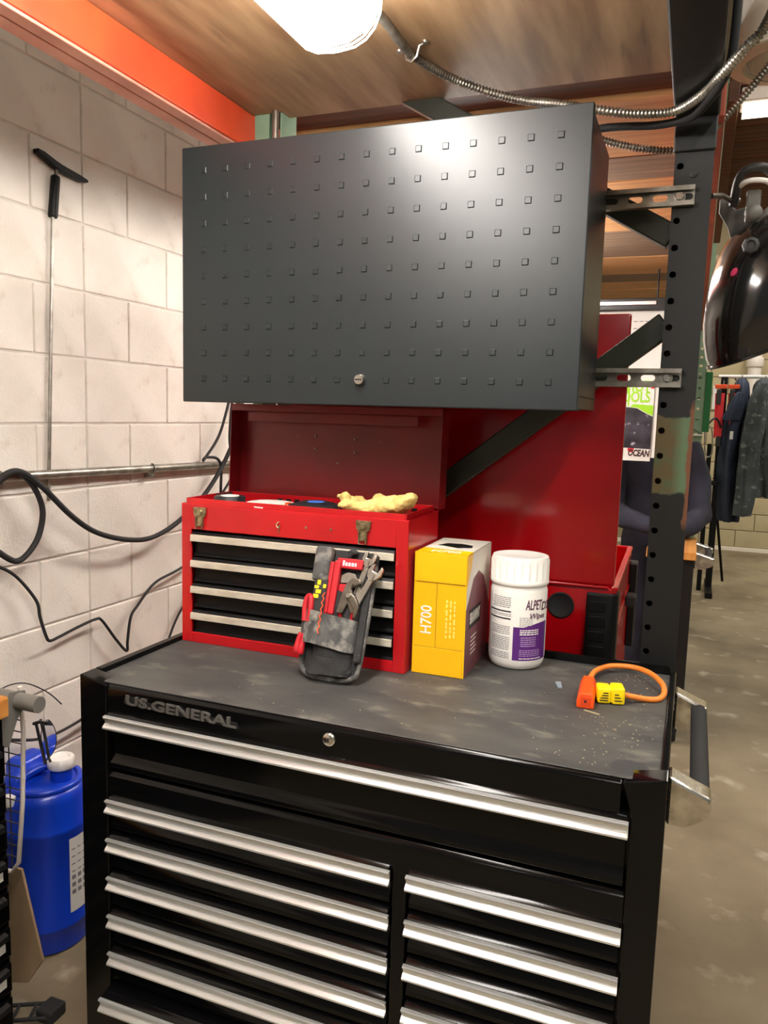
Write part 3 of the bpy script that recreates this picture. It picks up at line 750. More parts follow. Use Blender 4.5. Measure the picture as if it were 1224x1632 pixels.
# open lid, leaning back a little past upright
lid = B(); lw = 0.0015
lid.box(tx0, tx1, 0, lw, 0.0, 0.232)                            # lid top panel, now standing
lid.box(tx0, tx0 + lw, -0.052, 0, 0.0, 0.232); lid.box(tx1 - lw, tx1, -0.052, 0, 0.0, 0.232)
lid.box(tx0, tx1, -0.052, 0, 0.2305, 0.232); lid.box(tx0, tx1, -0.052, -0.050, 0.215, 0.232)
lid.prism([(-0.052, 0.190), (-0.048, 0.190), (-0.048, 0.212), (-0.052, 0.212)], 'x', tx0 + 0.05, tx1 - 0.06)
lid.box(tx0, tx1, -0.010, 0, 0.0, 0.0015)
lid.xf(Matrix.Translation((0, ty1 + 0.048, 1.318)) @ Matrix.Rotation(math.radians(-3), 4, 'X'))
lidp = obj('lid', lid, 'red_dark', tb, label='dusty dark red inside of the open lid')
for hx, hz in ((0.238, 1.478), (0.238, 1.446), (0.345, 1.472), (0.345, 1.440), (0.30, 1.412)):
    obj('rivet', B().lathe((hx, 0, hz), [(0.0028, ty1 + 0.056), (0.0022, ty1 + 0.050), (0.0, ty1 + 0.0495)], 8, 'y'), 'brass', lidp)
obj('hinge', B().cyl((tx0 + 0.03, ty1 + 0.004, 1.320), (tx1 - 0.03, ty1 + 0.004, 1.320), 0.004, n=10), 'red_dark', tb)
obj('lid_stay', B().box(tx0 + 0.012, tx0 + 0.014, ty1 - 0.08, ty1 + 0.03, 1.3195, 1.3295), 'steel_dark', tb)
for lx, lz in ((0.0735, 1.286), (0.482, 1.286)):
    la = obj('latch', B().prism([(lx - 0.018, lz + 0.026), (lx + 0.018, lz + 0.026), (lx + 0.016, lz + 0.008), (lx + 0.010, lz + 0.002), (lx + 0.010, lz - 0.018), (lx - 0.010, lz - 0.018), (lx - 0.010, lz + 0.002), (lx - 0.016, lz + 0.008)], 'y', ty0 - 0.005, ty0 - 0.0002, 0.0012), 'brass', tb)
    obj('hasp', B().tube([(lx - 0.009, ty0 - 0.006, lz + 0.004), (lx - 0.008, ty0 - 0.008, lz - 0.024), (lx + 0.008, ty0 - 0.008, lz - 0.024), (lx + 0.009, ty0 - 0.006, lz + 0.004)], 0.0018, 6), 'brass', la)
    obj('latch_boss', B().lathe((lx, 0, lz + 0.014), [(0.008, ty0 - 0.005), (0.006, ty0 - 0.008), (0.0, ty0 - 0.0085)], 12, 'y'), 'brass', la)
kh = obj('key_hook', B().tube(smooth([(0.279, ty0 - 0.001, 1.294), (0.274, ty0 - 0.005, 1.288), (0.279, ty0 - 0.006, 1.281), (0.283, ty0 - 0.005, 1.287), (0.280, ty0 - 0.004, 1.273), (0.279, ty0 - 0.003, 1.268)], 5), 0.0012, 6), 'brass', tb)
for sx, sz in ((0.345, 1.286), (0.405, 1.286)):
    obj('rivet', B().lathe((sx, 0, sz), [(0.003, ty0 + 0.0002), (0.0025, ty0 - 0.0015), (0.0, ty0 - 0.002)], 8, 'y'), 'brass', tb)
# contents of the top tray
tape = thing('tape_roll', (0.120, 0.352, 1.2651), 'black tape roll at the left end of the open toolbox tray', 'tape')
obj('roll', B().lathe((0.120, 0.352, 0), [(0.022, 1.2652), (0.036, 1.2652), (0.036, 1.335), (0.034, 1.337), (0.022, 1.337), (0.022, 1.2652)], 32), 'ink', tape)
obj('core', B().lathe((0.120, 0.352, 0), [(0.018, 1.2653), (0.0217, 1.2653), (0.0217, 1.3385), (0.018, 1.3385), (0.018, 1.2653)], 28), 'white', tape)
dk = B(); dk.lathe((0, 0, 0), [(0.0, 0.0), (0.058, 0.0), (0.058, 0.0025), (0.0, 0.0025)], 36)
dk.xf(Matrix.Translation((0.222, 0.365, 1.322)) @ Euler((math.radians(2), math.radians(2), 0)).to_matrix().to_4x4())
obj('sanding_disc', dk, 'paper', None, 'white sanding disc lying in the toolbox beside the black tape', 'disc')
sd = thing('flap_disc', (0.330, 0.375, 1.318), 'black flap disc with a blue centre label in the open toolbox', 'disc')
dk = B(); dk.lathe((0.330, 0.375, 0), [(0.0, 1.318), (0.060, 1.316), (0.064, 1.320), (0.060, 1.328), (0.030, 1.336), (0.0, 1.336)], 40)
obj('pad', dk, 'ink', sd)
obj('centre_label', B().lathe((0.336, 0.368, 0), [(0.0, 1.3362), (0.020, 1.3362), (0.018, 1.3372), (0.0, 1.3376)], 24), 'blue_label', sd)
obj('orange_rim', B().tube([(0.27 + 0.004*math.cos(a), 0.36 + 0.01*math.sin(a), 1.328) for a in (0.5, 1.5, 2.5, 3.5, 4.5)], 0.003, 6), 'orange_plug', sd)
dd = thing('parts_tray', (0.30, 0.44, 1.2651), 'dark parts tray filling the toolbox under the discs and glove', 'tray')
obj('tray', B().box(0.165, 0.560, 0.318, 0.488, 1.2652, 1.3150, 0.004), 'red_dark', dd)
for i in range(16):
    obj('slot_tab', B().box(0.17 + 0.0235*i, 0.182 + 0.0235*i, 0.4885, 0.4935, 1.316, 1.3225, 0.001), 'black_matte', dd)
gl = B()
def flat(c, r, rz=0.0, ry=0.0, rx=0.0): gl.ellipsoid(c, r, 18, 10, Euler((math.radians(rx), math.radians(ry), math.radians(rz))))
flat((0.472, 0.385, 1.334), (0.056, 0.036, 0.016), 6, -6)             # palm
flat((0.424, 0.366, 1.334), (0.034, 0.013, 0.013), 24, 4)             # fingers
flat((0.414, 0.388, 1.340), (0.036, 0.013, 0.011), 6, 20)
flat((0.424, 0.410, 1.338), (0.036, 0.013, 0.011), -12, 10)
flat((0.404, 0.376, 1.349), (0.013, 0.010, 0.016), 20, 30)
flat((0.455, 0.356, 1.331), (0.030, 0.015, 0.013), 14, 10, 20)        # thumb
flat((0.500, 0.360, 1.334), (0.034, 0.020, 0.016), -14, -14, 20)
flat((0.536, 0.380, 1.343), (0.034, 0.034, 0.019), 0, -22)            # cuff rolled over
flat((0.552, 0.384, 1.352), (0.018, 0.034, 0.015), 10, -40)
flat((0.480, 0.392, 1.350), (0.012, 0.022, 0.013), 40, 40)
flat((0.510, 0.384, 1.348), (0.022, 0.026, 0.012), -30, -20)
gl = remesh(gl, 0.0025, 2); jitter(gl, 0.0045, 48, 2); jitter(gl, 0.0022, 130, 5)
obj('work_glove', gl, 'glove', None, 'pale yellow leather work glove draped over the open toolbox', 'glove', smooth_deg=70)

# ================================================================== YELLOW CARTON
bw, bd, bh = 0.1145, 0.212, 0.262
BX = Matrix.Translation((0.5905, 0.326, MZ)) @ Matrix.Rotation(math.radians(0.8), 4, 'Z')
cb = thing('carton', BX @ Vector((bw/2, bd/2, 0)), 'yellow and white cardboard wipes carton marked H700 beside the toolbox', 'carton')
def put(b): return b.xf(BX)
obj('front_panel', put(B().box(0, bw, 0, 0.0012, 0, bh, 0.0004)), 'yellow_card', cb)
obj('left_panel', put(B().box(0, 0.001, 0.0012, bd, 0, bh)), 'white_card', cb)
obj('back_panel', put(B().box(0.001, bw - 0.001, bd - 0.001, bd, 0, bh)), 'white_card', cb)
obj('bottom_panel', put(B().box(0.001, bw - 0.001, 0.0012, bd - 0.001, 0, 0.001)), 'white_card', cb)
# right side: white swoosh above maroon
def sidef(u, v, d): return (bw - 0.001 + d, u, v)
ym = 0.0012
obj('side_panel', put(B().plate([(ym, 0), (bd, 0), (bd, 0.12), (0.15, 0.195), (0.10, 0.215), (0.055, 0.205), (0.025, 0.170), (ym, 0.145)], [], sidef, 0.001)), 'maroon_card', cb, label='maroon printed side')
obj('side_panel', put(B().plate([(ym, 0.145), (0.025, 0.170), (0.055, 0.205), (0.10, 0.215), (0.15, 0.195), (bd, 0.12), (bd, bh), (0.045, bh), (0.030, 0.225), (ym, 0.190)], [], sidef, 0.001)), 'white_card', cb)
obj('side_panel', put(B().plate([(ym, 0.190), (0.030, 0.225), (0.045, bh), (ym, bh)], [], sidef, 0.001)), 'yellow_card', cb)
lb = obj('name_panel', put(B().plate([(0.030, 0.098), (0.130, 0.098), (0.130, 0.140), (0.030, 0.140)], [], sidef, 0.0014)), 'ink', cb)
obj('lettering', put(text('BRAWNY', 0.034, lambda x, y, z: (bw + 0.0008 + z, 0.078 + x, 0.119 + y), 0.0004, width=0.088, bold=0.0006)), 'white_card', lb)
for i in range(5):
    obj('fine_print', put(B().box(bw - 0.0002, bw + 0.0003, 0.05, 0.10 - 0.006*(i % 3), 0.075 - 0.009*i, 0.0775 - 0.009*i)), 'white_card', cb)
# top: yellow strip, then white with a torn black opening
def topf(u, v, d): return (u, v, bh - 0.001 + d)
obj('top_panel', put(B().plate([(0, 0), (bw, 0), (bw, 0.052), (0, 0.062)], [], topf, 0.001)), 'yellow_card', cb)
hole = [(0.018, 0.105), (0.050, 0.092), (0.070, 0.082), (0.098, 0.100), (0.090, 0.135), (0.062, 0.150), (0.030, 0.145)]
obj('top_panel', put(B().plate([(0, 0.062), (bw, 0.052), (bw, bd), (0, bd)], [hole], topf, 0.001)), 'white_card', cb)
obj('dark_fill', put(B().box(0.002, bw - 0.002, 0.002, bd - 0.002, 0.0012, bh - 0.03)), 'ink', cb, label='black block painting the shaded inside under the torn opening')  # black colour stands for the shade inside the carton
obj('lettering', put(text('H700', 0.034, lambda x, y, z: (bw*0.52 + x, 0.028 + y, bh + 0.0002 + z), 0.0004, width=0.062, bold=0.0006)), 'white', cb)
obj('lettering', put(text('H700', 0.034, lambda x, y, z: (0.030 - y, -0.0003 - z, 0.118 + x), 0.0004, width=0.060, bold=0.0004)), 'white', cb)
for i in range(3):
    bb_ = B()
    for q in range(9):
        a = 0.083 + q*0.0092 + 0.0012*((q*7 + i) % 3)
        bb_.box(0.072 + 0.0085*i, 0.0748 + 0.0085*i, -0.0005, -0.0001, a, a + 0.0055 + 0.0014*((q + i) % 2))
    obj('fine_print', put(bb_), material('pale_yellow_ink_%d' % i, rgb(250, 226, 130), 0.5), cb)
fl_ = B(); fl_.box(0.006, bw - 0.004, -0.0004, 0.0002, 0.1985, 0.2000); fl_.box(0.050, 0.0512, -0.0004, 0.0002, 0.060, 0.1985); fl_.box(0.004, bw - 0.004, -0.0004, 0.0002, 0.0590, 0.0602)
obj('flap_seam', put(fl_), material('carton_seam', rgb(150, 110, 10), 0.7), cb)
obj('flap', put(B().box(0.002, bw - 0.001, -0.0016, -0.0003, 0.2002, bh - 0.001, 0.0004)), 'yellow_card', cb)
obj('flap', put(B().box(0.001, bw - 0.004, -0.0016, -0.0003, 0.001, 0.0588, 0.0004)), 'yellow_card', cb)

# ================================================================== WIPES CANISTER
cx, cy, cr = 0.7815, 0.489, 0.0620
cn = thing('wipes_canister', (cx, cy, MZ), 'white plastic sanitising wipes canister with a purple label', 'canister')
obj('body', B().lathe((cx, cy, MZ), [(0.0, 0.0), (0.050, 0.0), (0.056, 0.004), (0.0605, 0.014), (0.0622, 0.026), (0.0622, 0.172), (0.0612, 0.176), (0.0600, 0.180), (0.0600, 0.190), (0.0, 0.190)], 56), 'white', cn)
cap = obj('cap', B().lathe((cx, cy, MZ), [(0.0625, 0.186), (0.0640, 0.188), (0.0640, 0.196), (0.0625, 0.198), (0.0625, 0.240), (0.0605, 0.2465), (0.052, 0.248), (0.048, 0.2455), (0.0, 0.2450)], 64), 'white', cn)
gr = None
for q in range(24):
    a = 2*PI*q/24
    g = B(); g.box(-0.0012, 0.0012, -0.0008, 0.0008, 0.199, 0.2385); g.xf(Matrix.Translation((cx + 0.0628*math.cos(a), cy + 0.0628*math.sin(a), MZ)) @ Matrix.Rotation(a + PI/2, 4, 'Z'))
    obj('grip_rib', g, 'white', cap)
def wrap(a0, r):                                   # label space (arc length, height) -> canister surface
    def f(x, y, z):
        a = a0 + x / cr
        return (cx + (r + z)*math.cos(a), cy + (r + z)*math.sin(a), MZ + y)
    return f
A0 = math.atan2(CAM.y - cy, CAM.x - cx)           # side of the canister that faces the aisle
def patch(s0, s1, z0, z1, r=0.06235, th=0.0003, n=None):
    n = n or max(2, int(abs(s1 - s0)/0.004)); bm = bmesh.new(); f = wrap(A0, r)
    rows = [[bm.verts.new(f(s0 + (s1 - s0)*i/n, z, 0)) for i in range(n+1)] for z in (z0, z1)]
    for i in range(n): bm.faces.new((rows[0][i], rows[0][i+1], rows[1][i+1], rows[1][i]))
    b = B(); b.bm.free(); b.bm = bm; return b
lab = obj('label', patch(-0.0085, 0.080, 0.024, 0.098, 0.0624), 'purple', cn, label='purple lower label')
bm = bmesh.new(); f = wrap(A0, 0.0624); rw = []
for i in range(21):
    s = -0.0085 + 0.0885*i/20; rw.append((bm.verts.new(f(s, 0.0975, 0)), bm.verts.new(f(s, 0.098 + 0.010*math.sin(min(1.0, max(0, (i - 5)/15))*PI*0.6), 0))))
for a, c in zip(rw, rw[1:]): bm.faces.new((a[0], c[0], c[1], a[1]))
bq = B(); bq.bm.free(); bq.bm = bm
obj('label_swoosh', bq, 'purple', cn)
obj('lettering', text('ALPET', 0.030, wrap(A0 + 0.036/cr, 0.0626), 0.0003, 'CENTER', 0.0006, width=0.042, shear=0.15).xf(Matrix.Translation((0, 0, 0.146))), 'plum', cn)
obj('lettering', text('D2', 0.026, wrap(A0 + 0.071/cr, 0.0626), 0.0003, 'CENTER', 0.0006, shear=0.15).xf(Matrix.Translation((0, 0, 0.142))), 'plum', cn)
obj('lettering', text('Wipes', 0.017, wrap(A0 + 0.046/cr, 0.0626), 0.0003, 'CENTER', 0.0003, shear=0.3).xf(Matrix.Translation((0, 0, 0.122))), 'plum', cn)
def lines(name, s0, s1, z, dz, n, h, m, jag=0.3):
    b = B()
    for i in range(n):
        s = s0; zz = z - dz*i
        while s < s1:
            w = random.uniform(0.004, 0.009); e = min(s + w, s1)
            if e - s > 0.001: b.merge(patch(s, e, zz, zz + h, 0.06255, n=2).bm)
            s = e + 0.0012
    return obj(name, b, m, cn)
lines('fine_print', -0.062, -0.016, 0.160, 0.0042, 6, 0.0016, 'ink_grey')
obj('label_bar', patch(-0.075, -0.015, 0.1290, 0.1320, 0.06255), 'ink', cn)
obj('label_bar', patch(-0.075, -0.015, 0.1130, 0.1160, 0.06255), 'ink', cn)
lines('fine_print', -0.062, -0.014, 0.1238, 0.0036, 2, 0.0014, 'ink_grey')
lines('fine_print', -0.066, -0.016, 0.0960, 0.0040, 5, 0.0017, 'ink_grey')
lines('fine_print', -0.066, -0.016, 0.0720, 0.0038, 8, 0.0017, 'ink_grey')
lines('fine_print', -0.066, -0.016, 0.0380, 0.0038, 4, 0.0017, 'ink_grey')
lines('fine_print', 0.004, 0.034, 0.1180, 0.0042, 5, 0.0013, 'ink_grey')
lines('fine_print', 0.006, 0.050, 0.0900, 0.0046, 3, 0.0024, 'white')
lines('fine_print', 0.008, 0.044, 0.0740, 0.0046, 5, 0.0018, 'lilac')
lines('fine_print', 0.006, 0.056, 0.0460, 0.0040, 4, 0.0014, 'lilac')
lines('fine_print', 0.006, 0.060, 0.0275, 0.0040, 1, 0.0018, 'white')

# ================================================================== TOOL POUCH AND ITS TOOLS
PO = Vector((0.457, 0.196, MZ + 0.003)); PV = Vector((0, 0.088, 0.25)).normalized(); PW = Vector((0, -PV.z, PV.y))
PM = Matrix(((1, PV.x, PW.x, PO.x), (0, PV.y, PW.y, PO.y), (0, PV.z, PW.z, PO.z), (0, 0, 0, 1)))
def pz(b): return b.xf(PM)                       # (u across, v up the pouch, w outward)
pouch = thing('tool_pouch', PO, 'dusty black nylon tool pouch leaning on the toolbox drawers', 'tool pouch')
outl = [(0.070, 0.262), (0.062, 0.268), (-0.058, 0.268), (-0.064, 0.262), (-0.066, 0.15), (-0.066, 0.03)] + [(-0.036 - 0.030*math.cos(a), 0.03 - 0.030*math.sin(a)) for a in (0.4, 0.8, 1.2, 1.57)] + \
       [(0.034 + 0.030*math.sin(a), 0.03 - 0.030*math.cos(a)) for a in (0.0, 0.4, 0.8, 1.2)] + [(0.065, 0.03), (0.069, 0.15)]
obj('back_panel', pz(B().prism(outl, 'z', -0.004, 0.006, 0.0015)), 'nylon_dark', pouch)
edge = smooth([(p[0], p[1], 0.008) for p in [(0.069, 0.24), (0.069, 0.15), (0.065, 0.03), (0.052, 0.008), (0.03, 0.001), (-0.03, 0.001), (-0.056, 0.010), (-0.066, 0.035), (-0.066, 0.10)]], 5)
obj('edge_binding', pz(B().tube(edge, 0.0055, 8)), 'nylon', pouch)
def pocket(name, u0, u1, v0, v1, w0, w1, m, bulge=0.008, slant=0.0, seed=1, n=14):
    # a sewn pocket: front wall bulging out from w0 at its sides, open at the top
    bm = bmesh.new(); T = 0.0018; nv = 8; grids = []
    for off in (0.0, -T):
        g = []
        for j in range(nv + 1):
            row = []
            for i in range(n + 1):
                s = i/n; t = j/nv; u = u0 + (u1 - u0)*s; v = v0 + (v1 - v0)*t + slant*(s - 0.5)
                w = w0 + (w1 - w0)*(1 - abs(2*s - 1)**6) + bulge*math.sin(PI*s)*(0.4 + 0.6*t) + off
                row.append(bm.verts.new((u, v, w)))
            g.append(row)
        grids.append(g)
    for g in grids:
        for j in range(nv):
            for i in range(n): bm.faces.new((g[j][i], g[j][i+1], g[j+1][i+1], g[j+1][i]))
    a, c = grids
    for i in range(n):
        bm.faces.new((a[0][i], a[0][i+1], c[0][i+1], c[0][i])); bm.faces.new((a[nv][i], a[nv][i+1], c[nv][i+1], c[nv][i]))
    for j in range(nv):
        bm.faces.new((a[j][0], a[j+1][0], c[j+1][0], c[j][0])); bm.faces.new((a[j][n], a[j+1][n], c[j+1][n], c[j][n]))
    bmesh.ops.recalc_face_normals(bm, faces=list(bm.faces))
    b = B(); b.bm.free(); b.bm = bm; jitter(b, 0.0022, 45, seed)
    return obj(name, pz(b), m, pouch, smooth_deg=60)
pocket('pocket', -0.052, 0.048, 0.008, 0.042, 0.008, 0.030, 'nylon_dark', 0.004, 0, 1)
pocket('pocket', -0.045, 0.048, 0.030, 0.085, 0.007, 0.020, 'nylon_dark', 0.008, 0, 2)
pocket('pocket', -0.016, 0.056, 0.085, 0.176, 0.007, 0.020, 'nylon_dark', 0.006, -0.020, 3)
mp = pocket('pocket', -0.078, 0.056, 0.064, 0.130, 0.008, 0.030, 'nylon', 0.012, -0.014, 4)
pocket('pocket', -0.080, -0.060, 0.070, 0.132, -0.002, 0.010, 'nylon', 0.004, 0, 5)
obj('stitching', pz(B().tube([(-0.022 + 0.002*(-1)**i, 0.088 + 0.007*i, 0.044) for i in range(13)], 0.0013, 5)), 'strap_orange', pouch, label='orange zigzag stitching')
obj('tape_loop', pz(B().box(-0.064, -0.026, 0.196, 0.270, 0.006, 0.032, 0.007, 3)), 'nylon', pouch, label='stiff dark holster loop')
obj('knot', pz(remesh(B().ellipsoid((0.016, 0.264, 0.014), (0.012, 0.007, 0.008)).ellipsoid((0.010, 0.258, 0.014), (0.006, 0.009, 0.006)), 0.002, 1)), 'nylon_dark', pouch)
obj('gusset', pz(B().box(0.052, 0.069, 0.04, 0.215, 0.0065, 0.020, 0.004)), 'nylon_dark', pouch)
def held(name, label, cat, parts, at=(0, 0.1, 0.02)):
    t = thing(name, PM @ Vector(at), label, cat)
    for n, b, m in parts: obj(n, pz(b), m, t)
    return t
# red folding square with a grey blade
held('rafter_square', 'red rafter square with white print standing in the tool pouch', 'square', [
    ('arm', B().box(-0.014, 0.044, 0.228, 0.250, 0.016, 0.023, 0.0025), 'tool_red'),
    ('body', B().box(-0.029, -0.018, 0.130, 0.240, 0.010, 0.026, 0.003).box(-0.017, -0.003, 0.130, 0.243, 0.014, 0.028, 0.003), 'tool_red'),
    ('blade', B().prism([(-0.002, 0.214), (0.012, 0.222), (0.028, 0.219), (0.036, 0.205), (0.030, 0.190), (0.018, 0.200), (-0.002, 0.198)], 'z', 0.013, 0.016, 0.0006), 'steel'),
    ('lower_block', B().box(-0.0025, 0.018, 0.150, 0.196, 0.012, 0.020, 0.002), 'tool_red'),
    ('lettering', B().box(0.0, 0.004, 0.234, 0.245, 0.0231, 0.0234).box(0.006, 0.011, 0.234, 0.241, 0.0231, 0.0234).box(0.013, 0.018, 0.234, 0.241, 0.0231, 0.0234).box(0.020, 0.025, 0.234, 0.241, 0.0231, 0.0234).box(0.027, 0.031, 0.234, 0.241, 0.0231, 0.0234), 'white')], (0.0, 0.13, 0.018))
# water pump pliers
held('pliers', 'grey slip-joint pliers with open jaws in the right pouch pocket', 'pliers', [
    ('jaw', B().prism([(0.006, 0.135), (0.012, 0.172), (0.018, 0.195), (0.030, 0.209), (0.046, 0.208), (0.050, 0.199), (0.040, 0.193), (0.034, 0.196), (0.031, 0.185), (0.036, 0.170), (0.048, 0.140), (0.038, 0.136), (0.028, 0.156), (0.020, 0.135)], 'z', 0.026, 0.033, 0.0015), 'steel_dark'),
    ('lower_jaw', B().prism([(0.024, 0.168), (0.034, 0.178), (0.044, 0.170), (0.056, 0.150), (0.052, 0.128), (0.046, 0.128), (0.046, 0.146), (0.036, 0.158)], 'z', 0.033, 0.039, 0.0012), 'steel_dark'),
    ('pivot', B().lathe((0.031, 0.172, 0), [(0.006, 0.039), (0.005, 0.0425), (0.0, 0.043)], 14), 'chrome'),
    ('handle', B().tube([(0.012, 0.140, 0.029), (0.014, 0.118, 0.018)], 0.004, 8).tube([(0.042, 0.140, 0.029), (0.036, 0.118, 0.018)], 0.004, 8), 'tool_red')], (0.03, 0.1, 0.03))
def wrench(u, v, ang, s, w, name, label):
    b = B(); n = 18
    head = [(0.000, -0.012), (0.011, -0.004), (0.016, 0.008), (0.014, 0.022), (0.008, 0.026), (0.007, 0.010), (-0.005, 0.009), (-0.007, 0.024), (-0.013, 0.020), (-0.015, 0.006), (-0.010, -0.006)]
    b.prism([(p[0]*s, p[1]*s) for p in head], 'z', 0.0, 0.008*s, 0.0012)
    b.prism([(-0.006*s, -0.006*s), (0.006*s, -0.006*s), (0.0075*s, -0.085*s), (-0.0075*s, -0.085*s)], 'z', 0.001, 0.006*s, 0.0012)
    b.xf(Matrix.Translation((u, v, w)) @ Matrix.Rotation(math.radians(ang), 4, 'Z'))
    k = B(); k.cyl((0.004*s, 0.004*s, 0.004*s), (0.004*s, -0.006*s, 0.004*s), 0.0045*s, n=12)
    k.xf(Matrix.Translation((u, v, w)) @ Matrix.Rotation(math.radians(ang), 4, 'Z'))
    held(name, label, 'wrench', [('shank', b, 'chrome'), ('knurl', k, 'steel_dark')], (u, v - 0.05, w))
wrench(0.072, 0.218, -24, 1.0, 0.022, 'adjustable_wrench', 'chrome adjustable wrench with open jaw at the pouch right edge')
wrench(0.052, 0.246, -12, 0.95, 0.010, 'open_end_wrench', 'chrome wrench standing highest in the tool pouch')
held('utility_knife', 'black and yellow utility knife in the left pouch pocket', 'knife', [
    ('handle', B().box(-0.056, -0.024, 0.100, 0.204, 0.012, 0.030, 0.006, 3), 'nylon_dark'),
    ('grip_mark', B().box(-0.052, -0.040, 0.160, 0.168, 0.0301, 0.0308).box(-0.048, -0.036, 0.170, 0.178, 0.0301, 0.0308).box(-0.052, -0.042, 0.180, 0.186, 0.0301, 0.0308).box(-0.047, -0.039, 0.188, 0.198, 0.0301, 0.0308).box(-0.033, -0.026, 0.182, 0.190, 0.0301, 0.0308), 'tool_yellow')], (-0.04, 0.1, 0.02))
held('snips', 'red-handled snips poking out of the pouch left pocket', 'snips', [
    ('handle', B().tube(smooth([(-0.064, 0.110, 0.026), (-0.068, 0.140, 0.026), (-0.066, 0.158, 0.026), (-0.060, 0.164, 0.026)], 5), 0.0062, 9), 'tool_red'),
    ('handle', B().tube(smooth([(-0.052, 0.110, 0.030), (-0.052, 0.140, 0.032), (-0.055, 0.158, 0.031), (-0.060, 0.163, 0.029)], 5), 0.0060, 9), 'tool_red')], (-0.06, 0.11, 0.026))
held('pliers', 'red rubber plier grips hanging below the pouch left pocket', 'pliers', [
    ('grip', B().tube(smooth([(-0.070, 0.085, 0.020), (-0.074, 0.060, 0.021), (-0.073, 0.044, 0.020)], 5), [0.006]*6 + [0.0075]*4 + [0.006], 9), 'tool_red'),
    ('grip', B().tube(smooth([(-0.060, 0.085, 0.022), (-0.062, 0.060, 0.024), (-0.064, 0.042, 0.022)], 5), [0.006]*6 + [0.0075]*4 + [0.006], 9), 'tool_red')], (-0.068, 0.043, 0.02))

# ================================================================== ORANGE TAP, CORD, BITS ON THE LINER
pg = thing('power_tap', (0.985, 0.36, MZ), 'short orange three-way power tap with yellow plug on the liner', 'extension cord')
ob = B(); ob.prism([(-0.016, 0.0), (0.016, 0.0), (0.0165, 0.016), (0.010, 0.030), (-0.010, 0.030), (-0.0165, 0.016)], 'y', -0.055, 0.055, 0.0025)
ob.xf(Matrix.Translation((0.9585, 0.322, MZ)) @ Matrix.Rotation(math.radians(4), 4, 'Z'))
tapb = obj('tap_body', ob, 'orange_plug', pg)
obj('outlet_face', B().box(-0.009, 0.009, -0.0558, -0.055, 0.006, 0.022, 0.0003).xf(Matrix.Translation((0.9585, 0.322, MZ)) @ Matrix.Rotation(math.radians(4), 4, 'Z')), material('orange_face', rgb(214, 66, 18), 0.5), tapb)
obj('outlet_slot', B().box(-0.002, 0.002, -0.0563, -0.0558, 0.012, 0.017).xf(Matrix.Translation((0.9585, 0.322, MZ)) @ Matrix.Rotation(math.radians(4), 4, 'Z')), 'ink', tapb)
yb = B(); yb.box(0, 0.026, -0.019, 0.019, 0.001, 0.032, 0.005, 3); yb.box(0.027, 0.052, -0.020, 0.020, 0.0005, 0.034, 0.005, 3); yb.box(0.02, 0.03, -0.016, 0.016, 0.003, 0.029, 0.003)
YM = Matrix.Translation((0.9765, 0.322, MZ)) @ Matrix.Rotation(math.radians(14), 4, 'Z')
plug = obj('plug', yb.xf(YM), 'yellow_plug', pg)
pm = B()
for i in range(4): pm.box(0.004 + 0.002*i, 0.020, -0.0195, -0.0190, 0.007 + 0.005*i, 0.009 + 0.005*i)
for i in range(3): pm.box(0.032, 0.046 - 0.003*i, -0.0205, -0.0200, 0.008 + 0.006*i, 0.010 + 0.006*i)
obj('plug_print', pm.xf(YM), 'ink', plug)
CR = MZ + 0.006
obj('cord', B().tube(smooth([YM @ Vector((0.051, 0, 0.016)), YM @ Vector((0.066, 0.001, 0.013)), (1.072, 0.357, CR), (1.092, 0.370, CR), (1.100, 0.400, CR + 0.004), (1.093, 0.440, CR + 0.010), (1.066, 0.492, CR + 0.012), (1.028, 0.522, CR + 0.010), (0.985, 0.515, CR + 0.008), (0.960, 0.470, CR + 0.008), (0.953, 0.42, MZ + 0.012), (0.9545, 0.374, MZ + 0.015)], 10), 0.0058, 12), 'orange_cord', pg)
wc = B(); wc.box(-0.006, 0.006, -0.007, 0.007, 0, 0.006, 0.0015); wc.box(-0.0035, 0.006, -0.022, -0.006, 0.0, 0.004, 0.001)
obj('spring_clip', wc.xf(Matrix.Translation((0.894, 0.380, MZ)) @ Matrix.Rotation(0.25, 4, 'Z')), 'clip_grey', None, 'small blue-grey clip lying on the liner right of the canister', 'clip')
obj('wood_sliver', B().prism([(-0.016, -0.0012), (0.014, -0.0016), (0.016, 0.0006), (-0.014, 0.0016)], 'z', 0, 0.002).xf(Matrix.Translation((0.977, 0.252, MZ)) @ Matrix.Rotation(-0.35, 4, 'Z')), 'sawdust', None, 'pale wood sliver lying in front of the orange tap', 'wood chip')
sb = B()
for i in range(200):
    if i < 150: x, y_ = random.gauss(1.02, 0.05), random.uniform(0.02, 0.53)
    else: x, y_ = random.uniform(0.30, 1.08), random.uniform(0.01, 0.30)
    if not (0.03 < x < 1.10 and 0.0 < y_ < 0.54): continue
    if 0.93 < x < 1.05 and 0.25 < y_ < 0.40: continue
    if math.hypot(x - 1.062, y_ - 0.036) < 0.034 or (0.36 < x < 0.56 and y_ > 0.14): continue
    s = random.uniform(0.0004, 0.0011)
    sb.box(x - s, x + s*random.uniform(0.6, 2), y_ - s, y_ + s, MZ, MZ + s*0.8)
obj('sawdust', sb, 'sawdust', None, 'scattered pale sawdust specks on the grey liner', 'sawdust', None, 'stuff')

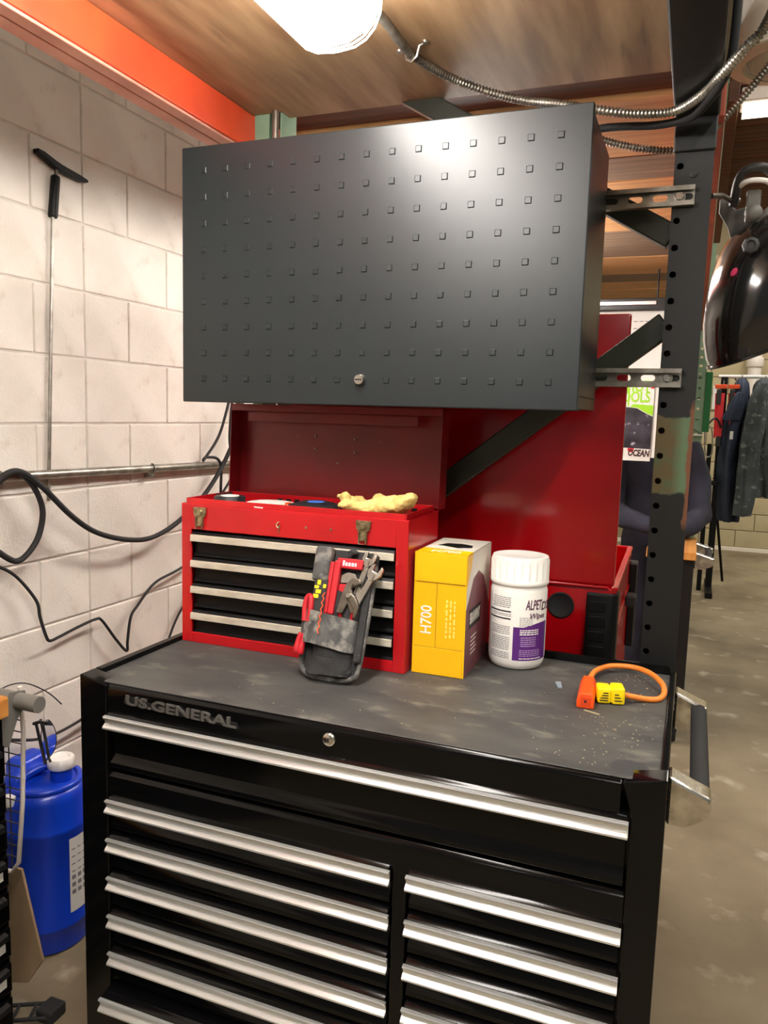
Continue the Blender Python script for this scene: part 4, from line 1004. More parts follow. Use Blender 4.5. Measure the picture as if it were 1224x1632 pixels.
# ================================================================== RED CART BEHIND THE CHEST
CA = Vector((0.967, 0.782, 0)); ca = math.radians(1.2)
CM = Matrix.Translation(CA) @ Matrix.Rotation(ca, 4, 'Z')       # local: x<0 along its back, y>0 away
cart = thing('tool_cart', CM @ Vector((-0.45, 0.35, 0)), 'glossy red tool cart with raised lid behind the black chest', 'tool cart')
def pc(b): return b.xf(CM)
cwid, cdep, ctop = 0.92, 0.70, 1.118
b = B(); b.box(-cwid, 0, 0, 0.004, 0.16, ctop, 0.001); b.box(-0.004, 0, 0.004, cdep, 0.16, ctop, 0.001); b.box(-cwid, -cwid + 0.004, 0.004, cdep, 0.16, ctop, 0.001)
b.box(-cwid, 0, cdep - 0.004, cdep, 0.16, ctop, 0.001); b.box(-cwid + 0.004, -0.004, 0.004, cdep - 0.004, 0.98, 0.984); b.box(-cwid + 0.004, -0.004, 0.004, cdep - 0.004, 0.16, 0.164)
body = obj('body', pc(b), 'red_cart', cart)
b = B(); b.box(-0.012, 0.003, -0.003, cdep + 0.003, ctop - 0.004, ctop + 0.006, 0.002); b.box(-cwid - 0.003, -cwid + 0.012, -0.003, cdep + 0.003, ctop - 0.004, ctop + 0.006, 0.002); b.box(-cwid + 0.012, -0.012, cdep - 0.012, cdep + 0.003, ctop - 0.004, ctop + 0.006, 0.002)
obj('rim', pc(b), 'red_cart', cart)
obj('waist_seam', pc(B().box(-0.001, 0.003, 0.0, cdep, 1.000, 1.006, 0.001)), 'red_cart', cart)
ld = B(); ld.box(-cwid - 0.002, -0.006, -0.012, 0.004, ctop + 0.010, 1.790, 0.006, 3); ld.box(-cwid + 0.004, -0.014, 0.004, 0.030, 1.764, 1.784, 0.003); ld.box(-0.018, -0.012, 0.004, 0.032, ctop + 0.03, 1.784, 0.001); ld.box(-cwid + 0.004, -cwid + 0.010, 0.004, 0.032, ctop + 0.03, 1.784, 0.001)
obj('lid', pc(ld), 'red_cart', cart)
obj('hinge', pc(B().cyl((-cwid + 0.05, -0.006, ctop + 0.005), (-0.02, -0.006, ctop + 0.005), 0.005, n=12)), 'red_cart', cart)
gm = B(); gm.lathe((-0.134, 0, 1.066), [(0.0, -0.0005), (0.030, -0.0005), (0.034, -0.004), (0.031, -0.006), (0.027, -0.002), (0.0, -0.002)], 32, 'y')
obj('cable_grommet', pc(gm), 'rubber', cart, label='round black cable port')
def bumper(xa, ya):
    o = B(); o.prism([(xa - 0.054, ya - 0.022), (xa + 0.010, ya - 0.022), (xa + 0.022, ya - 0.010), (xa + 0.022, ya + 0.046), (xa + 0.0005, ya + 0.046), (xa + 0.0005, ya - 0.0005), (xa - 0.054, ya - 0.0005)], 'z', 0.80, 1.108, 0.004)
    p = obj('corner_bumper', pc(o), 'black_matte', cart)
    for i in range(7):
        z = 0.835 + 0.038*i
        obj('grip_groove', pc(B().box(xa - 0.046, xa - 0.006, ya - 0.0245, ya - 0.0222, z, z + 0.026, 0.001)), 'black_matte', p)
bumper(-0.016, -0.0005)
o = B(); o.prism([(0.0005, cdep - 0.06), (0.024, cdep - 0.06), (0.024, cdep + 0.022), (-0.04, cdep + 0.022), (-0.04, cdep + 0.0035), (0.0005, cdep + 0.0035)], 'z', 0.80, 1.075, 0.004)
obj('corner_bumper', pc(o), 'black_matte', cart)
obj('side_hook', pc(B().box(0.0035, 0.035, 0.40, 0.46, 0.985, 1.02, 0.006)), 'rubber', cart)
for wx, wy in ((-0.06, 0.08), (-0.86, 0.08), (-0.06, 0.62), (-0.86, 0.62)):
    k = obj('caster_fork', pc(B().box(wx - 0.03, wx + 0.03, wy - 0.03, wy + 0.03, 0.11, 0.1598, 0.003)), 'steel', cart)
    obj('wheel', pc(B().lathe((wx, wy, 0.06), [(0.0, -0.018), (0.056, -0.018), (0.06, -0.012), (0.06, 0.012), (0.056, 0.018), (0.0, 0.018)], 20, 'x')), 'rubber', k)

# ================================================================== THINGS ON THE WHITE WALL
cd = thing('wall_conduit', (-0.645, 0.9, 1.33), 'galvanised conduit running level along the white block wall', 'conduit')
obj('pipe', B().cyl((-0.648, -1.2, 1.362), (-0.648, 2.6, 1.298), 0.0135, n=18), 'steel', cd)
for yy, zz in ((0.40, 1.335), (1.055, 1.324), (1.9, 1.310)):
    s = B(); s.tube([(-0.648 + 0.0165*math.cos(a), yy, zz + 0.0165*math.sin(a)) for a in [PI*0.5 - PI*i/8 for i in range(9)]], 0.003, 6)
    s.box(-0.676, -0.640, yy - 0.006, yy + 0.006, zz - 0.032, zz - 0.014, 0.001)
    obj('strap', s, 'steel', cd)
obj('wall_conduit', B().cyl((-0.02, 0.612, 0.0), (-0.02, 0.612, 2.17), 0.0085, n=14), 'steel', None, 'thin vertical conduit beside the open toolbox lid', 'conduit')
obj('wall_conduit', B().cyl((0.088, 0.606, 0.0), (0.088, 0.606, 1.60), 0.008, n=14).cyl((0.088, 0.606, 1.60), (0.088, 0.606, 2.75), 0.008, n=14), 'steel', None, 'silver conduit against the green post above the cabinet', 'conduit')
hoe = thing('scraper', (-0.66, 0.62, 1.25), 'long-handled black scraper hung head up on the white wall', 'scraper')
obj('rod', B().cyl((-0.669, 0.598, 1.250), (-0.664, 0.636, 2.09), 0.0052, n=12), 'steel', hoe)
obj('grip', B().tube([(-0.664, 0.636, 2.078), (-0.664, 0.6365, 2.082), (-0.662, 0.648, 2.192), (-0.662, 0.6485, 2.196)], [0.0125, 0.0140, 0.0132, 0.0115], 14), 'black_matte', hoe)
obj('neck', B().tube([(-0.662, 0.6485, 2.194), (-0.661, 0.652, 2.222)], [0.006, 0.005], 10), 'steel_dark', hoe)
hd = B(); hd.prism([(0.574, 2.251), (0.600, 2.249), (0.640, 2.238), (0.668, 2.232), (0.735, 2.224), (0.770, 2.218), (0.772, 2.210), (0.745, 2.205), (0.690, 2.209), (0.640, 2.217), (0.600, 2.232), (0.574, 2.240)], 'x', -0.672, -0.650, 0.003)
obj('head', hd, 'black_matte', hoe)
obj('power_cable', B().tube(smooth([(-0.63, 0.30, 1.25), (-0.628, 0.36, 1.312), (-0.625, 0.431, 1.346), (-0.622, 0.475, 1.326), (-0.622, 0.515, 1.27), (-0.622, 0.526, 1.215), (-0.625, 0.503, 1.145), (-0.628, 0.444, 1.098), (-0.63, 0.390, 1.120), (-0.63, 0.33, 1.18), (-0.628, 0.325, 1.26), (-0.622, 0.365, 1.325), (-0.612, 0.43, 1.352), (-0.605, 0.508, 1.304),
          (-0.60, 0.620, 1.205), (-0.60, 0.730, 1.140), (-0.60, 0.88, 1.098), (-0.60, 1.011, 1.093), (-0.60, 1.17, 1.140), (-0.60, 1.345, 1.24), (-0.60, 1.495, 1.393), (-0.60, 1.565, 1.545), (-0.60, 1.60, 1.75), (-0.60, 1.60, 2.3)], 10), 0.0085, 10), 'rubber', None,
    'thick black cable looped over the wall conduit and swagged to the right', 'cable')
obj('power_cable', B().tube(smooth([(-0.64, 0.30, 1.12), (-0.64, 0.377, 1.091), (-0.64, 0.441, 1.050), (-0.64, 0.511, 0.966), (-0.64, 0.524, 0.912), (-0.64, 0.545, 0.85), (-0.64, 0.560, 0.832), (-0.64, 0.60, 0.835), (-0.64, 0.681, 0.846), (-0.64, 0.755, 0.852), (-0.64, 0.785, 0.840), (-0.64, 0.85, 0.76), (-0.64, 0.902, 0.706),
          (-0.64, 0.908, 0.74), (-0.64, 0.925, 0.817), (-0.64, 0.96, 0.85), (-0.64, 1.056, 0.913), (-0.64, 1.197, 0.938), (-0.64, 1.45, 0.99)], 6), 0.0048, 8), 'rubber', None,
    'thin black cable zigzagging down the white wall left of the toolbox', 'cable')
obj('power_cable', B().tube(smooth([(-0.62, 1.52, 1.60), (-0.62, 1.44, 1.44), (-0.62, 1.335, 1.345), (-0.62, 1.345, 1.352), (-0.62, 1.42, 1.345), (-0.62, 1.45, 1.31), (-0.62, 1.45, 1.24), (-0.62, 1.44, 1.10), (-0.62, 1.40, 1.0)], 8), 0.0055, 8), 'rubber', None,
    'kinked black cable dropping beside the thick one behind the toolbox', 'cable')
obj('power_cable', B().tube(smooth([(-0.575, 1.46, 1.58), (-0.575, 1.44, 1.42), (-0.575, 1.47, 1.30), (-0.575, 1.40, 1.22), (-0.575, 1.31, 1.16), (-0.575, 1.22, 1.08)], 8), 0.005, 8), 'rubber', None,
    'short black cable crossing behind the toolbox corner', 'cable')
obj('signal_wire', B().tube(smooth([(-0.565, 1.50, 1.62), (-0.565, 1.505, 1.45), (-0.565, 1.51, 1.33), (-0.565, 1.485, 1.25), (-0.565, 1.49, 1.10)], 8), 0.0025, 6), 'white', None, 'thin white wire hanging behind the toolbox lid', 'wire')
obj('power_cable', B().tube(smooth([(-0.645, 1.10, 0.60), (-0.645, 1.14, 0.68), (-0.645, 1.20, 0.76), (-0.645, 1.30, 0.84)], 8), 0.0045, 8), 'rubber', None, 'short black cable on the wall just above the chest rim', 'cable')

# ================================================================== BLUE JUG, CART, CARDBOARD BY THE WALL
jx, jy, jr = -0.540, 0.425, 0.122
jug = thing('jug', (jx, jy, 0), 'blue plastic drum jug with white cap between chest and wall', 'jug')
obj('shell', B().lathe((jx, jy, 0), [(0.0, 0.0), (0.100, 0.0), (0.114, 0.006), (0.117, 0.02), (0.117, 0.066), (0.1245, 0.076), (0.1245, 0.082), (0.122, 0.09), (0.122, 0.350), (0.125, 0.358), (0.1235, 0.368), (0.119, 0.374), (0.118, 0.440), (0.110, 0.462), (0.094, 0.474), (0.060, 0.478), (0.0, 0.478)], 56), 'blue_drum', jug)
hb = remesh(B().box(jx - 0.105, jx - 0.03, jy - 0.05, jy + 0.06, 0.46, 0.535, 0.02, 4).ellipsoid((jx - 0.055, jy - 0.01, 0.47), (0.05, 0.075, 0.055)), 0.006, 4)
obj('shoulder', hb, 'blue_drum', jug, smooth_deg=70)
obj('carry_handle', B().tube(smooth([(jx - 0.03, jy - 0.075, 0.462), (jx - 0.02, jy - 0.04, 0.50), (jx + 0.01, jy + 0.02, 0.512), (jx + 0.03, jy + 0.05, 0.49)], 6), 0.012, 10), 'blue_drum', jug)
obj('shoulder_ridge', B().tube(smooth([(jx + 0.095*math.cos(a), jy + 0.095*math.sin(a), 0.474) for a in [-1.9 + 0.26*i for i in range(13)]], 3), 0.010, 8), 'blue_drum', jug)
ccx, ccy = jx + 0.045, jy + 0.018
obj('neck', B().cyl((ccx, ccy, 0.47), (ccx, ccy, 0.515), 0.030, n=24), 'blue_drum', jug)
cp = obj('cap', B().lathe((ccx, ccy, 0), [(0.0, 0.512), (0.034, 0.512), (0.037, 0.516), (0.037, 0.538), (0.034, 0.543), (0.026, 0.543), (0.022, 0.538), (0.0, 0.538)], 36), 'white', jug)
obj('vent_cap', B().lathe((jx - 0.015, jy - 0.11, 0), [(0.0, 0.445), (0.018, 0.445), (0.020, 0.450), (0.018, 0.470), (0.0, 0.474)], 16), 'white', jug)
ja = math.atan2(CAM.y - jy, CAM.x - jx)
bm = bmesh.new(); rr_ = 0.1226; rows = [[bm.verts.new((jx + rr_*math.cos(ja + a), jy + rr_*math.sin(ja + a), z)) for a in [0.50 + 0.075*i for i in range(12)]] for z in (0.115, 0.335)]
for i in range(11): bm.faces.new((rows[0][i], rows[0][i+1], rows[1][i+1], rows[1][i]))
jl = obj('label', bm, 'paper', jug, label='white paper label')
b = B()
for i in range(7):
    z = 0.30 - 0.022*i
    for q in range(3):
        a = 0.60 + 0.16*q
        b.merge((B().box(-0.0003, 0.0003, -0.006, 0.006, z, z + (0.003 if i < 4 else 0.012)).xf(Matrix.Translation((jx + 0.1229*math.cos(ja + a), jy + 0.1229*math.sin(ja + a), 0)) @ Matrix.Rotation(ja + a, 4, 'Z')).bm))
obj('fine_print', b, 'ink_grey', jl)

lc = thing('tool_chest', (-0.44, -0.6, 0), 'black tool chest with butcher block top at the left photo edge', 'tool chest')
obj('body', B().box(-0.660, -0.240, -1.2, 0.015, 0.12, 0.858, 0.004), 'black_gloss', lc)
obj('worktop', B().box(-0.668, -0.228, -1.21, 0.022, 0.8585, 0.905, 0.004), 'butcher', lc)
for i in range(8):
    z = 0.80 - 0.085*i
    d = obj('drawer', B().box(-0.2399, -0.226, -1.19, 0.005, z - 0.07, z, 0.003), 'black_gloss', lc)
    obj('drawer_pull', B().prism([(-0.2258, z - 0.002), (-0.214, z - 0.006), (-0.212, z - 0.018), (-0.2258, z - 0.022)], 'y', -1.18, -0.012, 0.001), 'black_satin', d)
    if i in (3, 5, 6):
        obj('drawer_tag', B().box(-0.2258, -0.2245, -0.05, -0.012, z - 0.05, z - 0.03, 0.0004), 'white', d)
obj('handle_bracket', B().prism([(0.0152, 0.78), (0.0152, 0.86), (0.050, 0.90), (0.095, 0.89), (0.098, 0.86), (0.070, 0.83), (0.045, 0.775)], 'x', -0.262, -0.256, 0.001), 'grey_plastic', lc)
obj('handle_bar', B().cyl((-0.62, 0.075, 0.876), (-0.196, 0.075, 0.872), 0.0185, n=24).cyl((-0.196, 0.075, 0.872), (-0.1955, 0.075, 0.872), 0.0165, n=24), 'grey_plastic', lc)
for cx_, cy_ in ((-0.62, -1.1), (-0.28, -1.1), (-0.62, -0.08), (-0.28, -0.08)):
    obj('wheel', B().lathe((cx_, cy_, 0.06), [(0.0, -0.018), (0.056, -0.018), (0.06, -0.012), (0.06, 0.012), (0.056, 0.018), (0.0, 0.018)], 20, 'x').box(cx_ - 0.02, cx_ + 0.02, cy_ - 0.02, cy_ + 0.02, 0.06, 0.1198), 'rubber', lc)
wr = thing('wire_rack', (-0.32, 0.12, 0.36), 'white-framed wire basket hanging from the grey handle bar', 'rack')
obj('frame', B().tube([(-0.282, 0.104, 0.892), (-0.284, 0.112, 0.78), (-0.300, 0.118, 0.60), (-0.322, 0.122, 0.44), (-0.345, 0.122, 0.41), (-0.62, 0.122, 0.41), (-0.62, 0.104, 0.892)], 0.0055, 8), 'white_paint', wr)
for i in range(14):
    z = 0.45 + 0.029*i
    obj('wire', B().tube([(-0.615, 0.122, z), (-0.320 + 0.038*(z - 0.45)/0.38, 0.120, z + 0.004)], 0.0016, 5), 'steel_dark', wr)
for i in range(9):
    x = -0.600 + 0.032*i
    obj('wire', B().tube([(x, 0.1235, 0.412), (x, 0.1235, 0.86)], 0.0016, 5), 'steel_dark', wr)
gs = thing('safety_glasses', (-0.26, 0.14, 0.69), 'clear safety glasses with black temples hooked on the wire basket', 'glasses')
obj('temple', B().tube([(-0.285, 0.150, 0.790), (-0.262, 0.150, 0.700), (-0.258, 0.150, 0.690)], 0.0035, 8), 'ink', gs)
obj('temple', B().tube([(-0.276, 0.156, 0.796), (-0.255, 0.156, 0.705), (-0.248, 0.156, 0.694)], 0.003, 8), 'dark_plastic', gs)
obj('brow_bar', B().tube([(-0.288, 0.146, 0.786), (-0.270, 0.148, 0.793), (-0.250, 0.150, 0.792), (-0.243, 0.150, 0.797)], 0.004, 8), 'ink', gs)
lo = smooth([(-0.250, 0.150, 0.800), (-0.234, 0.152, 0.790), (-0.226, 0.153, 0.765), (-0.230, 0.153, 0.735), (-0.246, 0.152, 0.710), (-0.262, 0.150, 0.700), (-0.270, 0.150, 0.760)], 4, True)
obj('lens_edge', B().tube(lo, 0.0011, 6, closed=True), 'dark_plastic', gs)
bm = bmesh.new(); vv = [bm.verts.new(p) for p in lo]; bm.faces.new(vv); bmesh.ops.triangulate(bm, faces=list(bm.faces))
obj('lens', bm, 'lens_glass', gs)
obj('power_cable', B().tube(smooth([(-0.64, 0.36, 0.60), (-0.64, 0.50, 0.545), (-0.64, 0.62, 0.535), (-0.64, 0.78, 0.555), (-0.64, 1.0, 0.60)], 8), 0.0045, 8), 'rubber', None, 'thin black cable on the wall just above the blue jug', 'cable')
obj('power_cable', B().tube(smooth([(-0.64, 0.28, 0.66), (-0.64, 0.36, 0.735), (-0.64, 0.45, 0.735), (-0.64, 0.54, 0.68), (-0.64, 0.60, 0.62)], 8), 0.002, 6), 'ink', None, 'hair-thin wire arching over the grey handle bar', 'cable')
cbx = B(); cbx.prism([(-0.36, 0.40), (-0.345, 0.40), (-0.285, 0.175), (-0.335, 0.10), (-0.47, 0.06), (-0.49, 0.34)], 'y', 0.0, 0.007, 0.001)
cbx.xf(Matrix.Translation((0, 0.150, 0.0)))
obj('cardboard_sheet', cbx, 'cardboard', None, 'torn brown cardboard sheet leaning in front of the blue jug', 'cardboard')
st = thing('cable_ladder', (-0.36, 0.16, 0), 'black plastic ladder strip lying on the floor by the jug', 'strip')
obj('rail', B().tube([(-0.50, 0.10, 0.012), (-0.30, 0.20, 0.020)], 0.005, 8).tube([(-0.48, 0.05, 0.012), (-0.275, 0.155, 0.020)], 0.005, 8), 'rubber', st)
for i in range(6):
    t = i/5.0
    obj('rung', B().tube([(-0.49 + 0.19*t, 0.105 + 0.095*t, 0.013 + 0.007*t), (-0.47 + 0.19*t, 0.055 + 0.1*t, 0.013 + 0.007*t)], 0.0045, 6), 'rubber', st)
obj('end_clamp', B().box(-0.315, -0.265, 0.150, 0.205, 0.0, 0.034, 0.006), 'rubber', st)

# ================================================================== FAR SIDE: WHITEBOARD, BENCH, PERSON
wb = thing('whiteboard', (0.55, 3.0, 1.33), 'white board with black frame hung behind the red cart lid', 'whiteboard')
obj('panel', B().box(0.14, 0.965, 3.0, 3.016, 1.352, 2.085, 0.002), 'paper', wb)
obj('top_frame', B().box(0.13, 0.975, 2.965, 3.02, 2.086, 2.142, 0.003), 'black_satin', wb)
obj('top_trim', B().box(0.13, 0.90, 2.955, 2.9645, 2.108, 2.126, 0.002), 'alu', wb)
for x in (0.2, 0.9):
    obj('hanger_rod', B().cyl((x, 3.008, 2.1422), (x, 3.008, 2.286), 0.005, n=10), 'black_satin', wb)
b = B()
for r in range(4):
    for q in range(4):
        b.box(0.795 + 0.028*q, 0.815 + 0.028*q, 2.9985, 2.9995, 2.03 - 0.035*r, 2.034 - 0.035*r)
obj('calendar_print', b, 'ink_grey', wb)
ps = thing('poster', (0.84, 2.99, 1.335), 'lime and white tool poster hung on the whiteboard', 'poster')
px0, px1 = 0.45, 0.918
obj('sheet', B().box(px0, px1, 2.990, 2.9925, 1.335, 1.725, 0.0004), 'paper', ps)
obj('photo_print', B().prism([(px0, 1.410), (px1, 1.396), (px1, 1.560), (0.885, 1.575), (0.84, 1.600), (0.80, 1.605), (px0, 1.600)], 'y', 2.9886, 2.9897), 'photo_dark', ps)
obj('lime_print', B().prism([(0.805, 1.607), (0.842, 1.603), (0.885, 1.578), (px1, 1.564), (px1, 1.616), (0.82, 1.622)], 'y', 2.9886, 2.9897), 'lime_ink', ps)
obj('lime_print', B().box(0.792, 0.800, 2.9886, 2.9897, 1.61, 1.72), 'lime_ink', ps)
obj('red_corner', B().box(px1 - 0.018, px1, 2.9886, 2.9897, 1.700, 1.725), 'strap_red', ps)
obj('lettering', text('HOT', 0.075, lambda x, y, z: (0.840 + x, 2.989 - z, 1.7080 + y), 0.001, bold=0.002, width=0.115), 'lime_ink', ps)
obj('lettering', text('TOOLS', 0.075, lambda x, y, z: (0.815 + x, 2.989 - z, 1.655 + y), 0.001, bold=0.002, width=0.170), 'lime_ink', ps)
obj('lettering', text('OCEAN', 0.045, lambda x, y, z: (0.860 + x, 2.989 - z, 1.373 + y - 0.02*x), 0.001, bold=0.002, width=0.105, shear=0.2), 'brown_ink', ps)
obj('logo_mark', B().lathe((0.822, 0, 1.392), [(0.0, 2.9895), (0.016, 2.9895), (0.012, 2.9888), (0.0, 2.9888)], 14, 'y'), 'tool_red', ps)
bn = thing('tool_chest', (1.04, 2.87, 0), 'narrow black tool chest with wooden top at which the person works', 'tool chest')
obj('body', B().box(0.955, 1.160, 2.64, 3.10, 0.10, 0.905, 0.004), 'black_satin', bn)
obj('worktop', B().box(0.948, 1.168, 2.62, 3.12, 0.9055, 0.945, 0.004), 'butcher', bn)
for i in range(8):
    z = 0.885 - 0.092*i
    d = obj('drawer', B().box(0.965, 1.06, 2.628, 2.6399, z - 0.080, z, 0.002), 'black_gloss', bn)
    if i in (0, 2, 3, 4, 6, 7):
        obj('drawer_tag', B().box(1.085, 1.108, 2.626, 2.6398, z - 0.048, z - 0.008, 0.001), 'white', bn)
side_handle(bn, 1.160, 2.72, 3.04, 0.90, 0.085)
for cx_, cy_ in ((0.995, 2.72), (1.12, 2.72), (0.995, 3.02), (1.12, 3.02)):
    obj('wheel', B().lathe((cx_, cy_, 0.05), [(0.0, -0.018), (0.046, -0.018), (0.05, -0.012), (0.05, 0.012), (0.046, 0.018), (0.0, 0.018)], 20, 'x').box(cx_ - 0.02, cx_ + 0.02, cy_ - 0.02, cy_ + 0.02, 0.05, 0.0998), 'rubber', bn)

def skin_body(nodes, edges, root, subdiv=2):
    me = bpy.data.meshes.new('tmp'); names = list(nodes)
    me.from_pydata([nodes[k][0] for k in names], [(names.index(a), names.index(c)) for a, c in edges], [])
    o = bpy.data.objects.new('tmp', me); COL.objects.link(o)
    md = o.modifiers.new('s', 'SKIN'); md.use_smooth_shade = True
    sv = me.skin_vertices[0].data
    for i, k in enumerate(names):
        r = nodes[k][1]; sv[i].radius = (r, r) if not isinstance(r, tuple) else r
        sv[i].use_root = (k == root)
    s2 = o.modifiers.new('u', 'SUBSURF'); s2.levels = subdiv; s2.render_levels = subdiv
    dg = bpy.context.evaluated_depsgraph_get()
    m2 = bpy.data.meshes.new_from_object(o.evaluated_get(dg))
    bpy.data.objects.remove(o); bpy.data.meshes.remove(me)
    b = B(); b.bm.from_mesh(m2); bpy.data.meshes.remove(m2); return b
N_ = {'pelvis': ((0.95, 3.50, 0.95), (0.185, 0.13)), 'waist': ((0.95, 3.49, 1.10), (0.190, 0.13)), 'chest': ((0.94, 3.46, 1.28), (0.205, 0.135)), 'collar': ((0.94, 3.45, 1.40), (0.12, 0.09)),
      'neck': ((0.94, 3.42, 1.49), 0.052), 'skull': ((0.94, 3.385, 1.60), (0.075, 0.088)), 'crown': ((0.94, 3.385, 1.69), (0.062, 0.075)), 'chin': ((0.94, 3.345, 1.545), 0.040), 'nose': ((0.94, 3.280, 1.605), 0.014)}
E_ = [('pelvis', 'waist'), ('waist', 'chest'), ('chest', 'collar'), ('collar', 'neck'), ('neck', 'skull'), ('skull', 'crown'), ('skull', 'chin'), ('skull', 'nose')]
for s, n in ((1, 'r'), (-1, 'l')):
    c = 0.945
    N_['sh' + n] = ((c + s*0.175, 3.45, 1.375), 0.074); N_['ua' + n] = ((c + s*0.215, 3.41, 1.20), 0.070); N_['el' + n] = ((c + s*0.235, 3.27, 1.045), 0.066)
    if s > 0: N_['fa' + n] = ((c + 0.190, 3.10, 1.008), 0.058); N_['wr' + n] = ((c + 0.125, 2.97, 0.990), 0.038); N_['pa' + n] = ((c + 0.082, 2.91, 0.982), (0.036, 0.018))
    else: N_['fa' + n] = ((c - 0.11, 3.12, 1.010), 0.062); N_['wr' + n] = ((c - 0.005, 3.07, 0.996), 0.050); N_['pa' + n] = ((c + 0.045, 3.055, 0.984), (0.036, 0.018))
    N_['hip' + n] = ((c + s*0.10, 3.51, 0.88), 0.095); lg = 0.145 if s > 0 else 0.075
    N_['kn' + n] = ((c + s*lg, 3.50, 0.48), 0.080); N_['ca' + n] = ((c + s*lg, 3.53, 0.30), 0.072); N_['an' + n] = ((c + s*lg, 3.54, 0.09), 0.058); N_['toe' + n] = ((c + s*(lg + 0.01), 3.40, 0.045), 0.042)
    E_ += [('chest', 'sh' + n), ('sh' + n, 'ua' + n), ('ua' + n, 'el' + n), ('el' + n, 'fa' + n), ('fa' + n, 'wr' + n), ('wr' + n, 'pa' + n), ('pelvis', 'hip' + n), ('hip' + n, 'kn' + n), ('kn' + n, 'ca' + n), ('ca' + n, 'an' + n), ('an' + n, 'toe' + n)]
    wv, pv = Vector(N_['wr' + n][0]), Vector(N_['pa' + n][0])
    d = (pv - wv); d.z = 0; d.normalize(); e = Vector((d.y, -d.x, 0)) * s          # e: towards the thumb
    for f, (o_, l1, l2) in enumerate(((0.026, 0.046, 0.074), (0.009, 0.050, 0.084), (-0.009, 0.048, 0.079), (-0.026, 0.042, 0.064))):
        a = pv + d*l1 + e*o_ + Vector((0, 0, 0.002)); g = pv + d*l2 + e*o_*1.05 + Vector((0, 0, -0.016))
        N_['f%d%s' % (f, n)] = (tuple(a), 0.0092); N_['g%d%s' % (f, n)] = (tuple(g), 0.0080)
        E_ += [('pa' + n, 'f%d%s' % (f, n)), ('f%d%s' % (f, n), 'g%d%s' % (f, n))]
    a = pv + e*0.040 + d*0.004; g = pv + e*0.050 + d*0.036 + Vector((0, 0, -0.012))
    N_['t' + n] = (tuple(a), 0.0105); N_['u' + n] = (tuple(g), 0.009)
    E_ += [('pa' + n, 't' + n), ('t' + n, 'u' + n)]
pbody = skin_body(N_, E_, 'pelvis', 2)
jitter(pbody, 0.012, 9, 3)
person = obj('person', pbody, ['navy', 'skin', 'rubber'], None, 'person in dark navy work clothes leaning over the wood-topped chest', 'person', smooth_deg=180)
po = origin_of(person)
for p in person.data.polygons:
    w = p.center + po
    if w.z > 1.485 or any((w - Vector(N_['pa' + n][0])).length < 0.105 and (w - Vector(N_['pa' + n][0])).dot((Vector(N_['pa' + n][0]) - Vector(N_['wr' + n][0])).normalized()) > -0.04 for n in 'rl'): p.material_index = 1
    elif w.z < 0.09: p.material_index = 2
hh = B().ellipsoid((0.94, 3.40, 1.655), (0.088, 0.098, 0.088)); 
for v in hh.bm.verts:
    if v.co.y < 3.34 and v.co.z < 1.675: v.co.y = 3.345
obj('hair', hh, 'hair', person)

# ================================================================== WELDING HELMET ON THE UPRIGHT
hm = thing('welding_helmet', (1.25, 0.85, 1.68), 'glossy black welding helmet hanging right of the upright', 'helmet')
# side outline of the shell as it hangs: brow at the top, chin low at the left; swept round as a half shell
sec = [(2.035, 0.105, 0.075), (2.012, 0.135, 0.105), (1.970, 0.152, 0.130), (1.920, 0.160, 0.145), (1.860, 0.164, 0.150), (1.800, 0.165, 0.148), (1.750, 0.160, 0.140), (1.700, 0.150, 0.125), (1.672, 0.140, 0.110)]
bm = bmesh.new(); rows = []; nn = 40
hcx, hcy = 1.292, 0.87
for k, (z, rx, ry) in enumerate(sec):
    row = []
    for i in range(nn + 1):
        a = 2*PI*i/nn
        x = hcx - 0.012*(k/8.0) + rx*math.copysign(abs(math.cos(a))**0.8, math.cos(a)); y_ = hcy + ry*math.copysign(abs(math.sin(a))**0.8, math.sin(a))
        zz = z + max(0, (x - (hcx - rx)))*0.42*(k/8.0)**1.3 + 0.02*(k/8.0)*math.sin(a) + (x - hcx)*0.45*(1 - k/8.0)
        row.append(bm.verts.new((x, y_, zz)))
    rows.append(row)
for a, c in zip(rows, rows[1:]):
    for i in range(nn): bm.faces.new((a[i], a[i+1], c[i+1], c[i]))
bm.faces.new(rows[0][:nn])
bmesh.ops.remove_doubles(bm, verts=list(bm.verts), dist=1e-5); bmesh.ops.recalc_face_normals(bm, faces=list(bm.faces))
r = bmesh.ops.solidify(bm, geom=list(bm.faces), thickness=0.004)
sh = obj('shell', bm, 'helmet', hm, smooth_deg=60)
obj('rim', B().tube([(v[0], v[1], v[2]) for v in [(hcx - 0.012 + 0.142*math.copysign(abs(math.cos(a))**0.8, math.cos(a)), hcy + 0.112*math.copysign(abs(math.sin(a))**0.8, math.sin(a)),
     1.671 + max(0, (0.140 + 0.142*math.copysign(abs(math.cos(a))**0.8, math.cos(a))))*0.42 + 0.02*math.sin(a)) for a in [2*PI*i/40 for i in range(40)]]], 0.004, 6, closed=True), 'helmet', hm)
nut = B(); nut.lathe((1.205, 0, 1.925), [(0.0, 0.735), (0.017, 0.735), (0.019, 0.728), (0.017, 0.718), (0.010, 0.716), (0.009, 0.722), (0.0, 0.722)], 8, 'y')
obj('ratchet_knob', nut, 'dark_plastic', hm, smooth_deg=20)
obj('paint_mark', B().ellipsoid((1.176, 0.741, 1.872), (0.006, 0.002, 0.010), rot=Euler((0, 0.5, 0))), 'pink_ink', hm)
band = B(); band.prism([(1.136, 2.055), (1.150, 2.052), (1.172, 2.030), (1.196, 2.035), (1.206, 1.985), (1.214, 1.960), (1.170, 1.950), (1.158, 1.990), (1.136, 2.025)], 'y', 0.84, 0.848, 0.002)
obj('headband', band, 'grey_plastic', hm)
